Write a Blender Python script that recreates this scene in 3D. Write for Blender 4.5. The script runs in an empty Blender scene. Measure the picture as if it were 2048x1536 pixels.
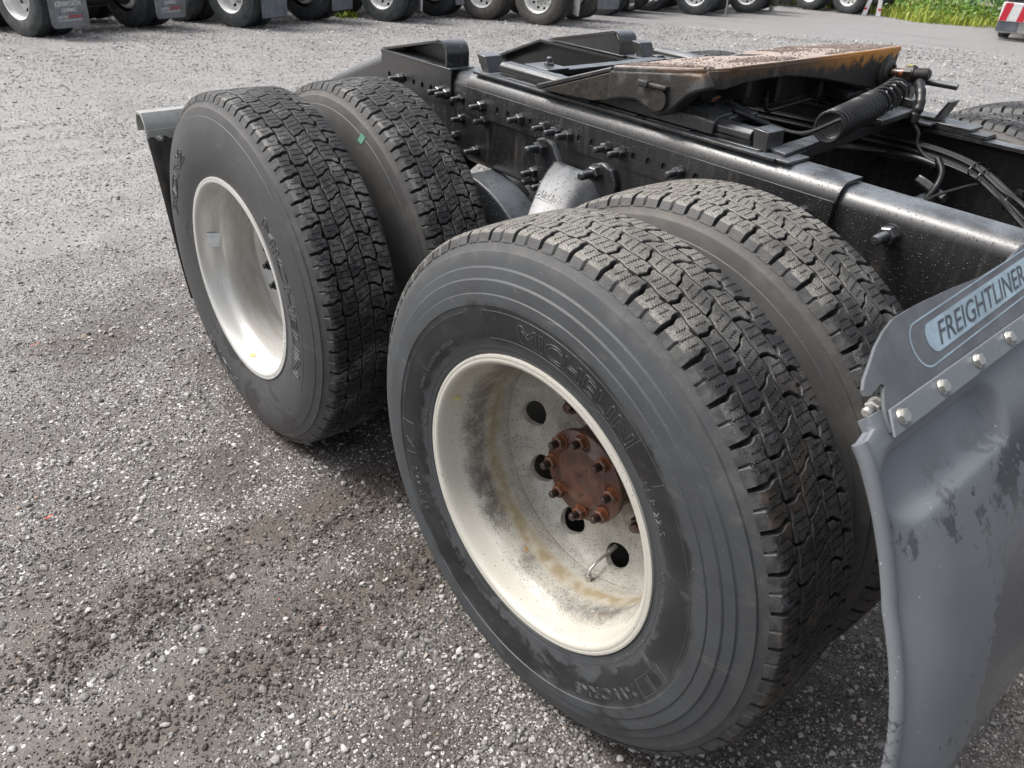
import bpy, bmesh, math, random
import numpy as np
from mathutils import Vector, Matrix, noise
from mathutils.geometry import delaunay_2d_cdt
PI = math.pi
random.seed(7); rng = np.random.default_rng(7)
S = bpy.context.scene
COL = S.collection

# ------------------------------------------------------------------ camera
cam_d = bpy.data.cameras.new('camera'); cam = bpy.data.objects.new('camera', cam_d); COL.objects.link(cam)
cam.location = (0.81989, -2.00107, 1.50908)
cam.rotation_euler = (1.02323518, -0.04207278, 0.85585246)
cam_d.sensor_fit = 'HORIZONTAL'; cam_d.sensor_width = 36.0; cam_d.lens = 36.0*1529.06/2048.0
cam_d.clip_start = 0.05; cam_d.clip_end = 600
cam_d.dof.use_dof = True; cam_d.dof.focus_distance = 1.9; cam_d.dof.aperture_fstop = 10.0
S.camera = cam

# ------------------------------------------------------------------ world: overcast daylight
W = bpy.data.worlds.new('World'); S.world = W; W.use_nodes = True
wn = W.node_tree.nodes; wl = W.node_tree.links; wn.clear()
out = wn.new('ShaderNodeOutputWorld'); bg = wn.new('ShaderNodeBackground')
sky = wn.new('ShaderNodeTexSky'); sky.sky_type = 'NISHITA'; sky.sun_disc = False
SUN_EL, SUN_AZ = math.radians(56), math.atan2(-0.62, -0.78)     # azimuth of the sun measured from +X
sky.sun_elevation = SUN_EL; sky.sun_rotation = PI/2 - SUN_AZ
sky.air_density = 1.0; sky.dust_density = 6.0; sky.ozone_density = 0.6
hs = wn.new('ShaderNodeHueSaturation'); hs.inputs['Saturation'].default_value = 0.42
wl.new(sky.outputs[0], hs.inputs['Color'])
tc = wn.new('ShaderNodeTexCoord'); mp = wn.new('ShaderNodeMapping'); mp.inputs['Scale'].default_value = (1.2, 1.2, 3.0)
nz = wn.new('ShaderNodeTexNoise'); nz.inputs['Scale'].default_value = 1.6; nz.inputs['Detail'].default_value = 6
rp = wn.new('ShaderNodeMapRange'); rp.inputs['From Min'].default_value = 0.3; rp.inputs['From Max'].default_value = 0.7
rp.inputs['To Min'].default_value = 0.72; rp.inputs['To Max'].default_value = 1.3
mul = wn.new('ShaderNodeMix'); mul.data_type = 'RGBA'; mul.blend_type = 'MULTIPLY'; mul.inputs['Factor'].default_value = 1
wl.new(tc.outputs['Generated'], mp.inputs[0]); wl.new(mp.outputs[0], nz.inputs['Vector']); wl.new(nz.outputs['Fac'], rp.inputs['Value'])
wl.new(hs.outputs[0], mul.inputs['A']); wl.new(rp.outputs[0], mul.inputs['B'])
wl.new(mul.outputs['Result'], bg.inputs['Color']); wl.new(bg.outputs[0], out.inputs['Surface'])
bg.inputs['Strength'].default_value = 0.14
sd = bpy.data.lights.new('sun', 'SUN'); sun = bpy.data.objects.new('sun', sd); COL.objects.link(sun)
sd.energy = 1.5; sd.angle = math.radians(18); sd.color = (1.0, 0.98, 0.955)
sdir = Vector((math.cos(SUN_AZ)*math.cos(SUN_EL), math.sin(SUN_AZ)*math.cos(SUN_EL), math.sin(SUN_EL)))
sun.rotation_euler = sdir.to_track_quat('Z', 'Y').to_euler()
S.view_settings.view_transform = 'Standard'; S.view_settings.look = 'None'
S.view_settings.gamma = 1.0; S.view_settings.use_curve_mapping = False
S.view_settings.exposure = 0.82

# ------------------------------------------------------------------ material helpers
def new_mat(name):
    m = bpy.data.materials.new(name); m.use_nodes = True
    nt = m.node_tree; nt.nodes.clear()
    o = nt.nodes.new('ShaderNodeOutputMaterial'); b = nt.nodes.new('ShaderNodeBsdfPrincipled')
    nt.links.new(b.outputs[0], o.inputs['Surface'])
    return m, nt, b
class N:
    """tiny node-expression helper"""
    def __init__(s, nt, scale_obj='Object'):
        s.nt = nt; s.tc = nt.nodes.new('ShaderNodeTexCoord'); s.co = s.tc.outputs[scale_obj]
    def sock(s, i, v):
        if hasattr(v, 'is_linked') or hasattr(v, 'node'): s.nt.links.new(v, i)
        else: i.default_value = v
    def noise(s, scale, detail=4, rough=0.55, vec=None, dist=0.0):
        n = s.nt.nodes.new('ShaderNodeTexNoise'); s.nt.links.new(vec or s.co, n.inputs['Vector'])
        n.inputs['Scale'].default_value = scale; n.inputs['Detail'].default_value = detail
        n.inputs['Roughness'].default_value = rough; n.inputs['Distortion'].default_value = dist
        return n.outputs['Fac']
    def voro(s, scale, feature='F1', rand=1.0, vec=None, out='Distance'):
        n = s.nt.nodes.new('ShaderNodeTexVoronoi'); n.feature = feature; s.nt.links.new(vec or s.co, n.inputs['Vector'])
        n.inputs['Scale'].default_value = scale; n.inputs['Randomness'].default_value = rand
        return n.outputs[out] if out != 'both' else (n.outputs['Distance'], n.outputs['Color'])
    def map(s, v, a, b, c=0.0, d=1.0, smooth=True):
        n = s.nt.nodes.new('ShaderNodeMapRange'); n.interpolation_type = 'SMOOTHSTEP' if smooth else 'LINEAR'
        s.sock(n.inputs['Value'], v)
        for k, x in (('From Min', a), ('From Max', b), ('To Min', c), ('To Max', d)): n.inputs[k].default_value = x
        return n.outputs[0]
    def math(s, op, a, b=0.0, c=0.0):
        n = s.nt.nodes.new('ShaderNodeMath'); n.operation = op
        s.sock(n.inputs[0], a); s.sock(n.inputs[1], b); s.sock(n.inputs[2], c)
        return n.outputs[0]
    def mix(s, f, a, b, blend='MIX'):
        n = s.nt.nodes.new('ShaderNodeMix'); n.data_type = 'RGBA'; n.blend_type = blend
        s.sock(n.inputs['Factor'], f)
        for k, v in (('A', a), ('B', b)):
            if isinstance(v, tuple): n.inputs[k].default_value = (*v[:3], 1)
            else: s.nt.links.new(v, n.inputs[k])
        return n.outputs['Result']
    def ramp(s, f, stops):
        n = s.nt.nodes.new('ShaderNodeValToRGB'); s.nt.links.new(f, n.inputs['Fac'])
        e = n.color_ramp.elements
        while len(e) < len(stops): e.new(0.5)
        for k, (p, c) in enumerate(stops): e[k].position = p; e[k].color = (*c, 1)
        return n.outputs['Color']
    def sep(s, vec=None):
        n = s.nt.nodes.new('ShaderNodeSeparateXYZ'); s.nt.links.new(vec or s.co, n.inputs[0]); return n.outputs
    def scale(s, vec3):
        n = s.nt.nodes.new('ShaderNodeMapping'); s.nt.links.new(s.co, n.inputs[0]); n.inputs['Scale'].default_value = vec3
        return n.outputs[0]
    def bump(s, h, dist=0.002, strength=1.0, normal=None):
        n = s.nt.nodes.new('ShaderNodeBump'); n.inputs['Strength'].default_value = strength
        n.inputs['Distance'].default_value = dist; s.nt.links.new(h, n.inputs['Height'])
        if normal: s.nt.links.new(normal, n.inputs['Normal'])
        return n.outputs[0]
    def radius(s):
        x = s.sep(); return s.math('SQRT', s.math('ADD', s.math('MULTIPLY', x[0], x[0]), s.math('MULTIPLY', x[2], x[2])))
def put(nt, b, **k):
    names = dict(col='Base Color', rough='Roughness', metal='Metallic', normal='Normal', spec='Specular IOR Level', coat='Coat Weight', coatr='Coat Roughness', coatn='Coat Normal')
    for a, v in k.items():
        i = b.inputs[names[a]]
        if isinstance(v, tuple): i.default_value = (*v[:3], 1)
        elif isinstance(v, (int, float)): i.default_value = v
        else: nt.links.new(v, i)
def drops(n, scale=150, thr=0.62):
    """raised water beads: height and mask"""
    d, c = n.voro(scale, out='both')
    cs = n.nt.nodes.new('ShaderNodeSeparateColor'); n.nt.links.new(c, cs.inputs[0])
    rad = n.map(cs.outputs[1], 0, 1, 0.12, 0.36, False)
    q = n.math('DIVIDE', d, rad)
    dome = n.math('SQRT', n.math('MAXIMUM', n.math('SUBTRACT', 1.0, n.math('MULTIPLY', q, q)), 0.0))
    on = n.math('GREATER_THAN', cs.outputs[0], thr)
    h = n.math('MULTIPLY', dome, on)
    return h, n.math('GREATER_THAN', h, 0.02)

def simple(name, col, rough=0.5, metal=0.0, nscale=30, namt=0.25, bump=0.0005, col2=None):
    m, nt, b = new_mat(name); n = N(nt)
    f = n.noise(nscale, 5, 0.6)
    c2 = col2 or tuple(x*(1-namt) for x in col)
    put(nt, b, col=n.mix(n.map(f, 0.35, 0.65), col, c2), rough=n.map(f, 0.3, 0.7, rough*0.85, min(1, rough*1.15)), metal=metal,
        normal=n.bump(n.noise(nscale*6, 3), bump, 0.6))
    return m
def mk_black(name='black_paint', base=(0.008, 0.008, 0.009), rough=0.34, dirt=0.35, dscale=130, thr=0.62, coat=0.6):
    m, nt, b = new_mat(name); n = N(nt)
    streak = n.noise(1.0, 5, 0.6, vec=n.scale((60, 60, 5)))
    pat = n.noise(5, 4)
    mask = n.math('MULTIPLY', n.map(streak, 0.45, 0.72), n.map(pat, 0.35, 0.65))
    speck = n.map(n.noise(260, 2), 0.66, 0.72)
    mask = n.math('MAXIMUM', n.math('MULTIPLY', mask, dirt), n.math('MULTIPLY', speck, 0.35))
    h, dm = drops(n, dscale, thr); h2, dm2_ = drops(n, dscale*2.1, 0.55)
    cl_ = n.map(n.noise(7, 3), 0.42, 0.56)
    h = n.math('ADD', h, n.math('MULTIPLY', n.math('MULTIPLY', h2, 0.5), cl_))
    fine = n.noise(400, 2)
    nb = n.bump(fine, 0.0004, 0.25)
    nb = n.bump(h, 0.0022, 1.0, nb)
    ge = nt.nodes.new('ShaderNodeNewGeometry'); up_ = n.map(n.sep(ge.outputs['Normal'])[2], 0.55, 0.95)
    film_or_sheen = n.math('MULTIPLY', up_, n.map(n.noise(11, 5, 0.65), 0.40, 0.58, 0.25, 0.9))  # sky reflection painted into the colour: patchy paler tone on up-facing faces
    base_c = n.mix(film_or_sheen, base, (0.11, 0.125, 0.14))
    put(nt, b, col=n.mix(mask, base_c, (0.085, 0.073, 0.060)), rough=n.mix(dm, n.map(mask, 0, 0.6, rough, 0.6), (0.06, 0.06, 0.06)), normal=nb, spec=0.6, coat=coat, coatr=0.36)
    return m
M = {}
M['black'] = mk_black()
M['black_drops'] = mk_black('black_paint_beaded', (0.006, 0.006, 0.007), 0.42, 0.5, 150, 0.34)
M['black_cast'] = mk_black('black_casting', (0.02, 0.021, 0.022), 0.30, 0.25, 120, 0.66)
M['grease'] = simple('greasy_black_steel', (0.014, 0.013, 0.012), 0.42, 0, 60, 0.5, 0.0015, (0.03, 0.024, 0.018))
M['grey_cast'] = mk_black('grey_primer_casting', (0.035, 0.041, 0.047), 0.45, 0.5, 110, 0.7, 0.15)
M['hose'] = simple('black_hose_plastic', (0.014, 0.014, 0.015), 0.38, 0, 90, 0.4, 0.0004)
M['zinc'] = simple('zinc_plated_steel', (0.55, 0.54, 0.50), 0.35, 0.8, 60, 0.3)
M['galv'] = simple('galvanised_sheet', (0.42, 0.42, 0.40), 0.38, 0.35, 15, 0.25)
M['dark_hole'] = simple('unlit_inner_steel', (0.006, 0.006, 0.006), 0.8)
M['axle'] = simple('axle_black', (0.012, 0.012, 0.012), 0.5, 0, 20, 0.4)

def mk_rubber(name, r_clean, base=(0.012, 0.0125, 0.0135), dust=(0.049, 0.054, 0.059), tan=(0.095, 0.089, 0.082), wet=0.5):
    m, nt, b = new_mat(name); n = N(nt)
    r = n.radius()
    big = n.noise(7, 5, 0.6); med = n.noise(24, 5, 0.65, dist=0.6); fine = n.noise(260, 3, 0.6)
    rr = n.math('ADD', r, n.map(big, 0.3, 0.7, -0.035, 0.035, False))
    rr = n.math('ADD', r, n.map(n.noise(16, 5, 0.6, dist=0.8), 0.3, 0.7, -0.012, 0.012, False))
    dm = n.math('MULTIPLY', n.map(rr, r_clean-0.012, r_clean+0.010), n.map(med, 0.25, 0.7, 0.8, 1.0))
    inner = n.math('MULTIPLY', n.map(rr, 0.345, 0.338), 0.8)
    patch = n.math('MULTIPLY', n.map(n.noise(6.5, 5, 0.65, dist=0.5), 0.53, 0.57), n.map(n.sep()[2], -0.05, -0.16, 0.0, 0.8))
    dm2 = n.math('MAXIMUM', dm, n.math('MAXIMUM', inner, patch))
    wetlow = n.math('MULTIPLY', n.map(n.noise(5.0, 5, 0.6, dist=0.7), 0.52, 0.56), n.map(n.sep()[2], -0.20, -0.34, 0.0, 0.7))
    dm2 = n.math('SUBTRACT', dm2, n.math('MULTIPLY', dm2, wetlow))
    col = n.mix(dm2, base, dust)
    tm = n.math('MULTIPLY', n.map(rr, 0.485, 0.505), n.map(med, 0.4, 0.62, 0.1, 0.6))
    col = n.mix(tm, col, tan)
    scf = n.map(n.noise(1.0, 4, 0.6, vec=n.scale((14, 5, 60)), dist=0.4), 0.60, 0.72)
    col = n.mix(n.math('MULTIPLY', scf, 0.35), col, (0.13, 0.125, 0.12))
    cloud = n.map(n.noise(9, 4, 0.6), 0.4, 0.62, 0, 0.4)
    col = n.mix(cloud, col, (0.035, 0.036, 0.038))
    sp = n.map(n.noise(420, 2), 0.70, 0.76)
    col = n.mix(n.math('MULTIPLY', sp, 0.5), col, (0.35, 0.35, 0.34))
    # circumferential brush marks
    put(nt, b, col=col, rough=n.mix(dm2, (0.33,)*3, (0.62,)*3), normal=n.bump(fine, 0.0005, 0.5, n.bump(med, 0.0012, 0.25)), spec=0.5)
    return m
M['side_front'] = mk_rubber('rubber_sidewall_scuffed', 0.408)
M['side_rear'] = mk_rubber('rubber_sidewall_dusty', 0.20, dust=(0.054, 0.055, 0.056), tan=(0.09, 0.086, 0.082))
M['side_inner'] = mk_rubber('rubber_sidewall_inner', 0.30, dust=(0.070, 0.068, 0.065), tan=(0.11, 0.095, 0.082))
M['letter'] = simple('rubber_lettering', (0.06, 0.062, 0.065), 0.34, 0, 200, 0.3, 0.0002)
def mk_tread(name, dustc, amount, sand):
    m, nt, b = new_mat(name); n = N(nt)
    a = n.noise(9, 4); f = n.noise(85, 5, 0.7); g = n.noise(330, 3, 0.6)
    sm = n.map(n.math('ADD', n.math('MULTIPLY', a, 0.45), n.math('ADD', n.math('MULTIPLY', f, 0.3), n.math('MULTIPLY', g, 0.25))), 0.60-amount*0.22, 0.70-amount*0.22)
    col = n.mix(sm, (0.016, 0.0165, 0.017), dustc)
    if sand:
        x = n.sep()
        top = n.map(n.math('ADD', n.math('SUBTRACT', x[2], n.math('MULTIPLY', x[0], 0.35)), n.map(a, 0.3, 0.7, -0.12, 0.12, False)), 0.28, 0.52)
        grit = n.map(g, 0.36, 0.62)
        col = n.mix(n.math('MULTIPLY', top, n.map(grit, 0, 1, 0.20, 0.70, False)), col, (0.28, 0.262, 0.228))
        mud = n.math('MULTIPLY', n.map(n.noise(12, 4), 0.50, 0.6), n.map(x[0], 0.30, 0.42))
        col = n.mix(n.math('MULTIPLY', mud, n.map(f, 0.35, 0.6)), col, (0.065, 0.050, 0.040))
    sp = n.map(n.voro(240), 0.16, 0.10, 0, 1)
    vc = n.map(n.noise(90, 2), 0.52, 0.6)
    col = n.mix(n.math('MULTIPLY', sp, n.math('MULTIPLY', vc, 0.7)), col, (0.42, 0.40, 0.37))
    put(nt, b, col=col, rough=0.58, normal=n.bump(g, 0.0009, 0.6, n.bump(f, 0.0008, 0.4)), spec=0.5)
    return m
M['tread_front'] = mk_tread('tread_rubber_sandy', (0.070, 0.073, 0.075), 0.46, True)
M['tread_rear'] = mk_tread('tread_rubber_dusty', (0.115, 0.112, 0.106), 0.50, False)
M['tread_wall'] = simple('tread_block_flank', (0.028, 0.0285, 0.029), 0.55, 0, 60, 0.45, 0.0012, (0.062, 0.062, 0.06))
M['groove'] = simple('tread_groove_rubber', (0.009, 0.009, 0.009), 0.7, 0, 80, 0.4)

def mk_rim(name, paint, metal, spots):
    m, nt, b = new_mat(name); n = N(nt)
    x = n.sep(); big = n.noise(9, 5, 0.6); sp = n.noise(210, 3, 0.7); mid = n.noise(30, 5, 0.65)
    if spots:
        # black mould specks, dense on the drop-centre band (y offset) and across the disc
        band = n.math('MULTIPLY', n.map(x[1], -0.088, -0.060), n.map(x[1], -0.002, -0.03))
        mot = n.map(big, 0.32, 0.60, 0.30, 1.0)
        dens = n.math('MULTIPLY', n.math('MAXIMUM', n.math('MULTIPLY', band, 1.15), n.map(x[1], 0.012, 0.03, 0, 0.42)), mot)
        dens = n.math('MULTIPLY', n.math('ADD', dens, 0.03), n.map(mid, 0.3, 0.6, 0.4, 1.15))
        col = n.mix(n.math('MULTIPLY', dens, 0.75), paint, (0.15, 0.143, 0.125))
        for vs_, rd_ in ((420, 0.46), (190, 0.34)):
            vd_, vc_ = n.voro(vs_, out='both'); c3 = nt.nodes.new('ShaderNodeSeparateColor'); nt.links.new(vc_, c3.inputs[0])
            on_ = n.math('LESS_THAN', c3.outputs[0], n.math('MULTIPLY', dens, 0.75))
            col = n.mix(n.math('MULTIPLY', n.math('MULTIPLY', n.map(vd_, rd_, rd_*0.6), on_), 0.85), col, (0.045, 0.043, 0.040))
        wr_ = n.map(n.radius(), 0.185, 0.12, 0, 0.6); col = n.mix(n.math('MULTIPLY', n.math('MULTIPLY', wr_, n.map(x[1], 0.03, 0.08)), n.map(mid, 0.38, 0.62)), col, (0.14, 0.085, 0.055))
        stn = n.map(n.noise(1.0, 5, 0.65, vec=n.scale((7, 30, 7)), dist=0.5), 0.50, 0.64, 0, 0.35)
        col = n.mix(n.math('MULTIPLY', stn, n.map(x[1], -0.12, -0.03, 0.3, 1.0)), col, (0.27, 0.235, 0.17))
        # brown film in the corner between barrel and disc
        ring = n.math('MULTIPLY', n.map(x[1], -0.03, -0.003), n.map(x[1], 0.03, 0.008))
        col = n.mix(n.math('MULTIPLY', ring, n.map(mid, 0.3, 0.65, 0.3, 0.9)), col, (0.24, 0.185, 0.10))
        # orange rust patches low on the barrel
        rp_ = n.map(n.noise(15, 5, 0.7, dist=0.4), 0.645, 0.69)
        rp_ = n.math('MULTIPLY', rp_, n.math('MULTIPLY', n.map(x[1], -0.10, -0.07), n.map(x[1], 0.0, -0.02)))
        col = n.mix(rp_, col, (0.30, 0.15, 0.035))
        put(nt, b, col=col, rough=0.42, metal=0.0, normal=n.bump(sp, 0.0004, 0.3), spec=0.5)
    else:
        st = n.noise(1, 4, 0.6, vec=n.scale((9, 40, 9)))
        film_or_sheen = n.math('MULTIPLY', n.map(st, 0.4, 0.65), n.map(x[1], -0.10, 0.01, 0.1, 1.0))
        col = n.mix(n.math('MULTIPLY', film_or_sheen, 0.6), paint, (0.40, 0.36, 0.31))
        put(nt, b, col=col, rough=n.map(st, 0.3, 0.7, 0.25, 0.4), metal=metal, normal=n.bump(sp, 0.0002, 0.2), spec=0.5)
    return m
M['rim_white'] = mk_rim('white_painted_steel_rim', (0.45, 0.435, 0.385), 0.0, True)
M['rim_alu'] = mk_rim('dulled_aluminium_rim', (0.55, 0.545, 0.52), 0.3, False)
M['rim_far'] = simple('far_white_rim', (0.83, 0.83, 0.80), 0.4, 0.0, 12, 0.2)
def mk_rust(name, a, c, wetd=True):
    m, nt, b = new_mat(name); n = N(nt)
    f = n.noise(28, 6, 0.65); g = n.noise(220, 4)
    col = n.mix(n.map(f, 0.35, 0.65), a, c)
    col = n.mix(n.map(n.noise(60, 3), 0.58, 0.68), col, (0.02, 0.014, 0.012))
    put(nt, b, col=col, rough=n.map(f, 0.3, 0.7, 0.28, 0.6), normal=n.bump(g, 0.0008, 0.6, n.bump(f, 0.002, 0.3)), coat=0.3, coatr=0.25)
    return m
M['rust'] = mk_rust('dark_rust', (0.045, 0.018, 0.012), (0.105, 0.042, 0.025))
M['rust_bright'] = mk_rust('orange_rust', (0.19, 0.060, 0.022), (0.055, 0.024, 0.016))
M['rust_dark'] = mk_rust('brown_black_rust', (0.05, 0.022, 0.015), (0.022, 0.014, 0.012))

def mk_fender():
    m, nt, b = new_mat('grey_moulded_plastic'); n = N(nt)
    x = n.sep(); tex = n.noise(700, 2, 0.5); big = n.noise(4, 4); 
    dry = n.mix(n.map(big, 0.35, 0.65), (0.132, 0.143, 0.156), (0.160, 0.172, 0.186))
    wetn = n.math('ADD', n.math('MULTIPLY', n.noise(1, 5, 0.62, vec=n.scale((9, 8, 3.2)), dist=0.3), 0.75), n.math('MULTIPLY', n.noise(70, 4, 0.7), 0.25))
    zone = n.map(n.math('ADD', x[1], n.map(x[2], 0.5, 1.1, 0.16, -0.02, False)), -1.06, -0.84)
    low = n.map(x[2], 0.44, 0.30)
    w = n.map(n.math('ADD', wetn, n.math('ADD', n.math('MULTIPLY', zone, 0.10), n.math('MULTIPLY', low, 0.22))), 0.535, 0.565)
    w = n.math('MULTIPLY', w, n.map(x[2], 0.99, 0.93))
    col = n.mix(w, dry, (0.072, 0.077, 0.084))
    h, dm = drops(n, 210, 0.9)
    fl, fc = n.voro(170, out='both')
    cs = nt.nodes.new('ShaderNodeSeparateColor'); nt.links.new(fc, cs.inputs[0])
    fleck = n.math('MULTIPLY', n.map(fl, 0.16, 0.11), n.math('GREATER_THAN', cs.outputs[0], 0.86))
    clus = n.map(n.noise(6, 3), 0.48, 0.58)
    col = n.mix(n.math('MULTIPLY', n.math('MULTIPLY', fleck, clus), 0.85), col, (0.6, 0.62, 0.62))
    put(nt, b, col=col, rough=n.mix(w, (0.48,)*3, (0.22,)*3), normal=n.bump(h, 0.001, 0.6, n.bump(tex, 0.0005, 0.35)), spec=0.45)
    return m
M['fender'] = mk_fender()
M['flap'] = simple('grey_rubber_flap', (0.105, 0.112, 0.120), 0.5, 0, 14, 0.25, 0.0003)
M['flap_panel'] = simple('silver_blue_print', (0.30, 0.39, 0.45), 0.3, 0.2, 18, 0.25, 0.0001)
M['flap_text'] = simple('dark_grey_letters', (0.05, 0.058, 0.07), 0.45, 0, 30, 0.2, 0.0001)
M['mudflap'] = simple('dirty_black_mudflap', (0.022, 0.022, 0.023), 0.45, 0, 22, 0.5, 0.001, (0.055, 0.048, 0.04))
M['far_flap'] = simple('grey_mudflap', (0.20, 0.21, 0.22), 0.5, 0, 6, 0.35)
M['far_flap_dark'] = simple('slate_mudflap', (0.13, 0.145, 0.17), 0.5, 0, 6, 0.35)
M['far_tyre'] = simple('far_tyre_rubber', (0.050, 0.056, 0.060), 0.5, 0, 9, 0.5, 0.001)
M['far_tyre_brown'] = simple('far_tyre_brownish', (0.085, 0.080, 0.074), 0.6, 0, 9, 0.3, 0.001)
M['far_black'] = simple('far_black_steel', (0.012, 0.013, 0.014), 0.4, 0, 5, 0.4)
M['white_print'] = simple('white_print', (0.72, 0.72, 0.72), 0.5)
M['red_print'] = simple('red_print', (0.55, 0.02, 0.04), 0.5)
M['tan_leaf'] = simple('tan_chip', (0.42, 0.20, 0.11), 0.6)
M['green_tag'] = simple('green_sticker', (0.13, 0.30, 0.23), 0.4)
M['sticker'] = simple('white_sticker', (0.80, 0.83, 0.85), 0.3)
M['sticker_blue'] = simple('blue_print', (0.04, 0.10, 0.42), 0.3)
M['yellow_dot'] = simple('yellow_paint_dot', (0.62, 0.60, 0.22), 0.4)
def mk_plate():
    m, nt, b = new_mat('greasy_rusty_casting'); n = N(nt)
    x = n.sep(); f = n.noise(34, 6, 0.7, dist=0.3); g = n.noise(300, 3)
    up = n.map(n.math('SUBTRACT', x[2], n.math('MULTIPLY', f, 0.10)), 1.148, 1.170)
    side = n.map(n.math('ADD', x[1], n.math('MULTIPLY', f, 0.35)), 0.02, 0.40)
    rust = n.math('MULTIPLY', up, n.map(side, 0, 1, 0.12, 1.0, False))
    col = n.mix(rust, (0.020, 0.019, 0.018), (0.52, 0.215, 0.028))
    greyd = n.map(n.noise(18, 5), 0.50, 0.62, 0, 0.55)
    col = n.mix(n.math('MULTIPLY', greyd, n.map(x[1], -0.05, -0.30)), col, (0.11, 0.105, 0.10))
    put(nt, b, col=col, rough=n.map(f, 0.3, 0.7, 0.38, 0.65), normal=n.bump(g, 0.0018, 0.7, n.bump(f, 0.003, 0.35)))
    return m
M['plate'] = mk_plate()
M['plate_top'] = simple('worn_plate_top', (0.36, 0.29, 0.25), 0.6, 0, 26, 0.3, 0.002, (0.24, 0.195, 0.17))
M['clod'] = simple('dry_brown_grease_dirt', (0.27, 0.22, 0.19), 0.9, 0, 200, 0.5, 0.002)

# ------------------------------------------------------------------ mesh helpers
class MB:
    def __init__(s): s.v = []; s.f = []; s.m = []; s.sm = []
    def add(s, vs, fs, mi=0, smooth=False):
        o = len(s.v); s.v.extend([tuple(p) for p in vs]); s.f.extend([tuple(i+o for i in f) for f in fs])
        s.m.extend([mi]*len(fs)); s.sm.extend([smooth]*len(fs)); return s
    def box(s, x0, x1, y0, y1, z0, z1, mi=0):
        v = [(x, y, z) for x in (x0, x1) for y in (y0, y1) for z in (z0, z1)]
        return s.add(v, [(0,1,3,2),(4,6,7,5),(0,4,5,1),(2,3,7,6),(0,2,6,4),(1,5,7,3)], mi)
    def cyl(s, p0, p1, r0, r1=None, seg=20, mi=0, caps=True, smooth=True, rot=0.0):
        r1 = r0 if r1 is None else r1
        p0, p1 = Vector(p0), Vector(p1); d = (p1-p0).normalized()
        a = d.orthogonal().normalized(); b = d.cross(a)
        ring = lambda p, r: [p+(a*math.cos(t)+b*math.sin(t))*r for t in [rot+2*PI*k/seg for k in range(seg)]]
        s.add(ring(p0, r0)+ring(p1, r1), [(k, (k+1) % seg, seg+(k+1) % seg, seg+k) for k in range(seg)], mi, smooth)
        if caps:
            s.add(ring(p0, r0), [tuple(range(seg))[::-1]], mi); s.add(ring(p1, r1), [tuple(range(seg))], mi)
        return s
    def tube(s, pts, r, seg=8, mi=0, caps=True):
        pts = [Vector(p) for p in pts]; n = len(pts); vs = []
        t0 = (pts[1]-pts[0]).normalized(); a = t0.orthogonal().normalized()
        for i, p in enumerate(pts):
            t = (pts[min(i+1, n-1)]-pts[max(i-1, 0)]).normalized()
            a = (a - t*a.dot(t)).normalized(); b = t.cross(a)
            rr = r[i] if hasattr(r, '__len__') else r
            vs += [p+(a*math.cos(2*PI*k/seg)+b*math.sin(2*PI*k/seg))*rr for k in range(seg)]
        fs = [(i*seg+k, i*seg+(k+1) % seg, (i+1)*seg+(k+1) % seg, (i+1)*seg+k) for i in range(n-1) for k in range(seg)]
        s.add(vs, fs, mi, True)
        if caps: s.add(vs[:seg], [tuple(range(seg))[::-1]], mi); s.add(vs[-seg:], [tuple(range(seg))], mi)
        return s
    def lathe(s, prof, seg=96, mi=0, a0=0.0, a1=2*PI, smooth=True, closed=False):
        """prof: (t along -Y, radius). axis = Y"""
        full = abs(a1-a0-2*PI) < 1e-6; na = seg if full else seg+1; n = len(prof); vs = []
        for k in range(na):
            a = a0+(a1-a0)*k/seg
            vs += [(r*math.cos(a), -t, r*math.sin(a)) for t, r in prof]
        fs = []
        for k in range(seg):
            k2 = (k+1) % na
            for j in range(n if closed else n-1):
                j2 = (j+1) % n
                fs.append((k*n+j, k*n+j2, k2*n+j2, k2*n+j))
        return s.add(vs, fs, mi, smooth)
    def prism(s, poly, h0, h1, axis='y', mi=0, smooth=False):
        """poly in the plane of the two remaining axes (order xyz), extruded along axis"""
        def P(p, h):
            return {'y': (p[0], h, p[1]), 'x': (h, p[0], p[1]), 'z': (p[0], p[1], h)}[axis]
        n = len(poly); vs = [P(p, h0) for p in poly]+[P(p, h1) for p in poly]
        s.add(vs, [(k, (k+1) % n, n+(k+1) % n, n+k) for k in range(n)], mi, smooth)
        s.add([P(p, h0) for p in poly], [tuple(range(n))[::-1]], mi); s.add([P(p, h1) for p in poly], [tuple(range(n))], mi)
        return s
    def mesh(s, name, mats, fix=True):
        me = bpy.data.meshes.new(name); me.from_pydata([tuple(map(float, p)) for p in s.v], [], s.f)
        for m in (mats if isinstance(mats, (list, tuple)) else [mats]): me.materials.append(m)
        me.polygons.foreach_set('material_index', s.m); me.polygons.foreach_set('use_smooth', s.sm)
        if fix:
            bm = bmesh.new(); bm.from_mesh(me); bmesh.ops.remove_doubles(bm, verts=bm.verts, dist=1e-6)
            bmesh.ops.recalc_face_normals(bm, faces=bm.faces); bm.to_mesh(me); bm.free()
        me.update(); return me
    def build(s, name, mats, parent=None, bevel=0.0, seg=2, sharp=True, fix=True, matrix=None):
        me = s.mesh(name, mats, fix)
        if sharp: me.set_sharp_from_angle(angle=math.radians(38))
        return link(name, me, parent, bevel, seg, matrix)
def link(name, me, parent=None, bevel=0.0, seg=2, matrix=None):
    o = bpy.data.objects.new(name, me); COL.objects.link(o)
    if parent: o.parent = parent
    if matrix is not None: o.matrix_local = matrix
    if bevel:
        bv = o.modifiers.new('bevel', 'BEVEL'); bv.width = bevel; bv.segments = seg; bv.limit_method = 'ANGLE'; bv.angle_limit = math.radians(40)
        bv.harden_normals = False
    return o
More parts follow.
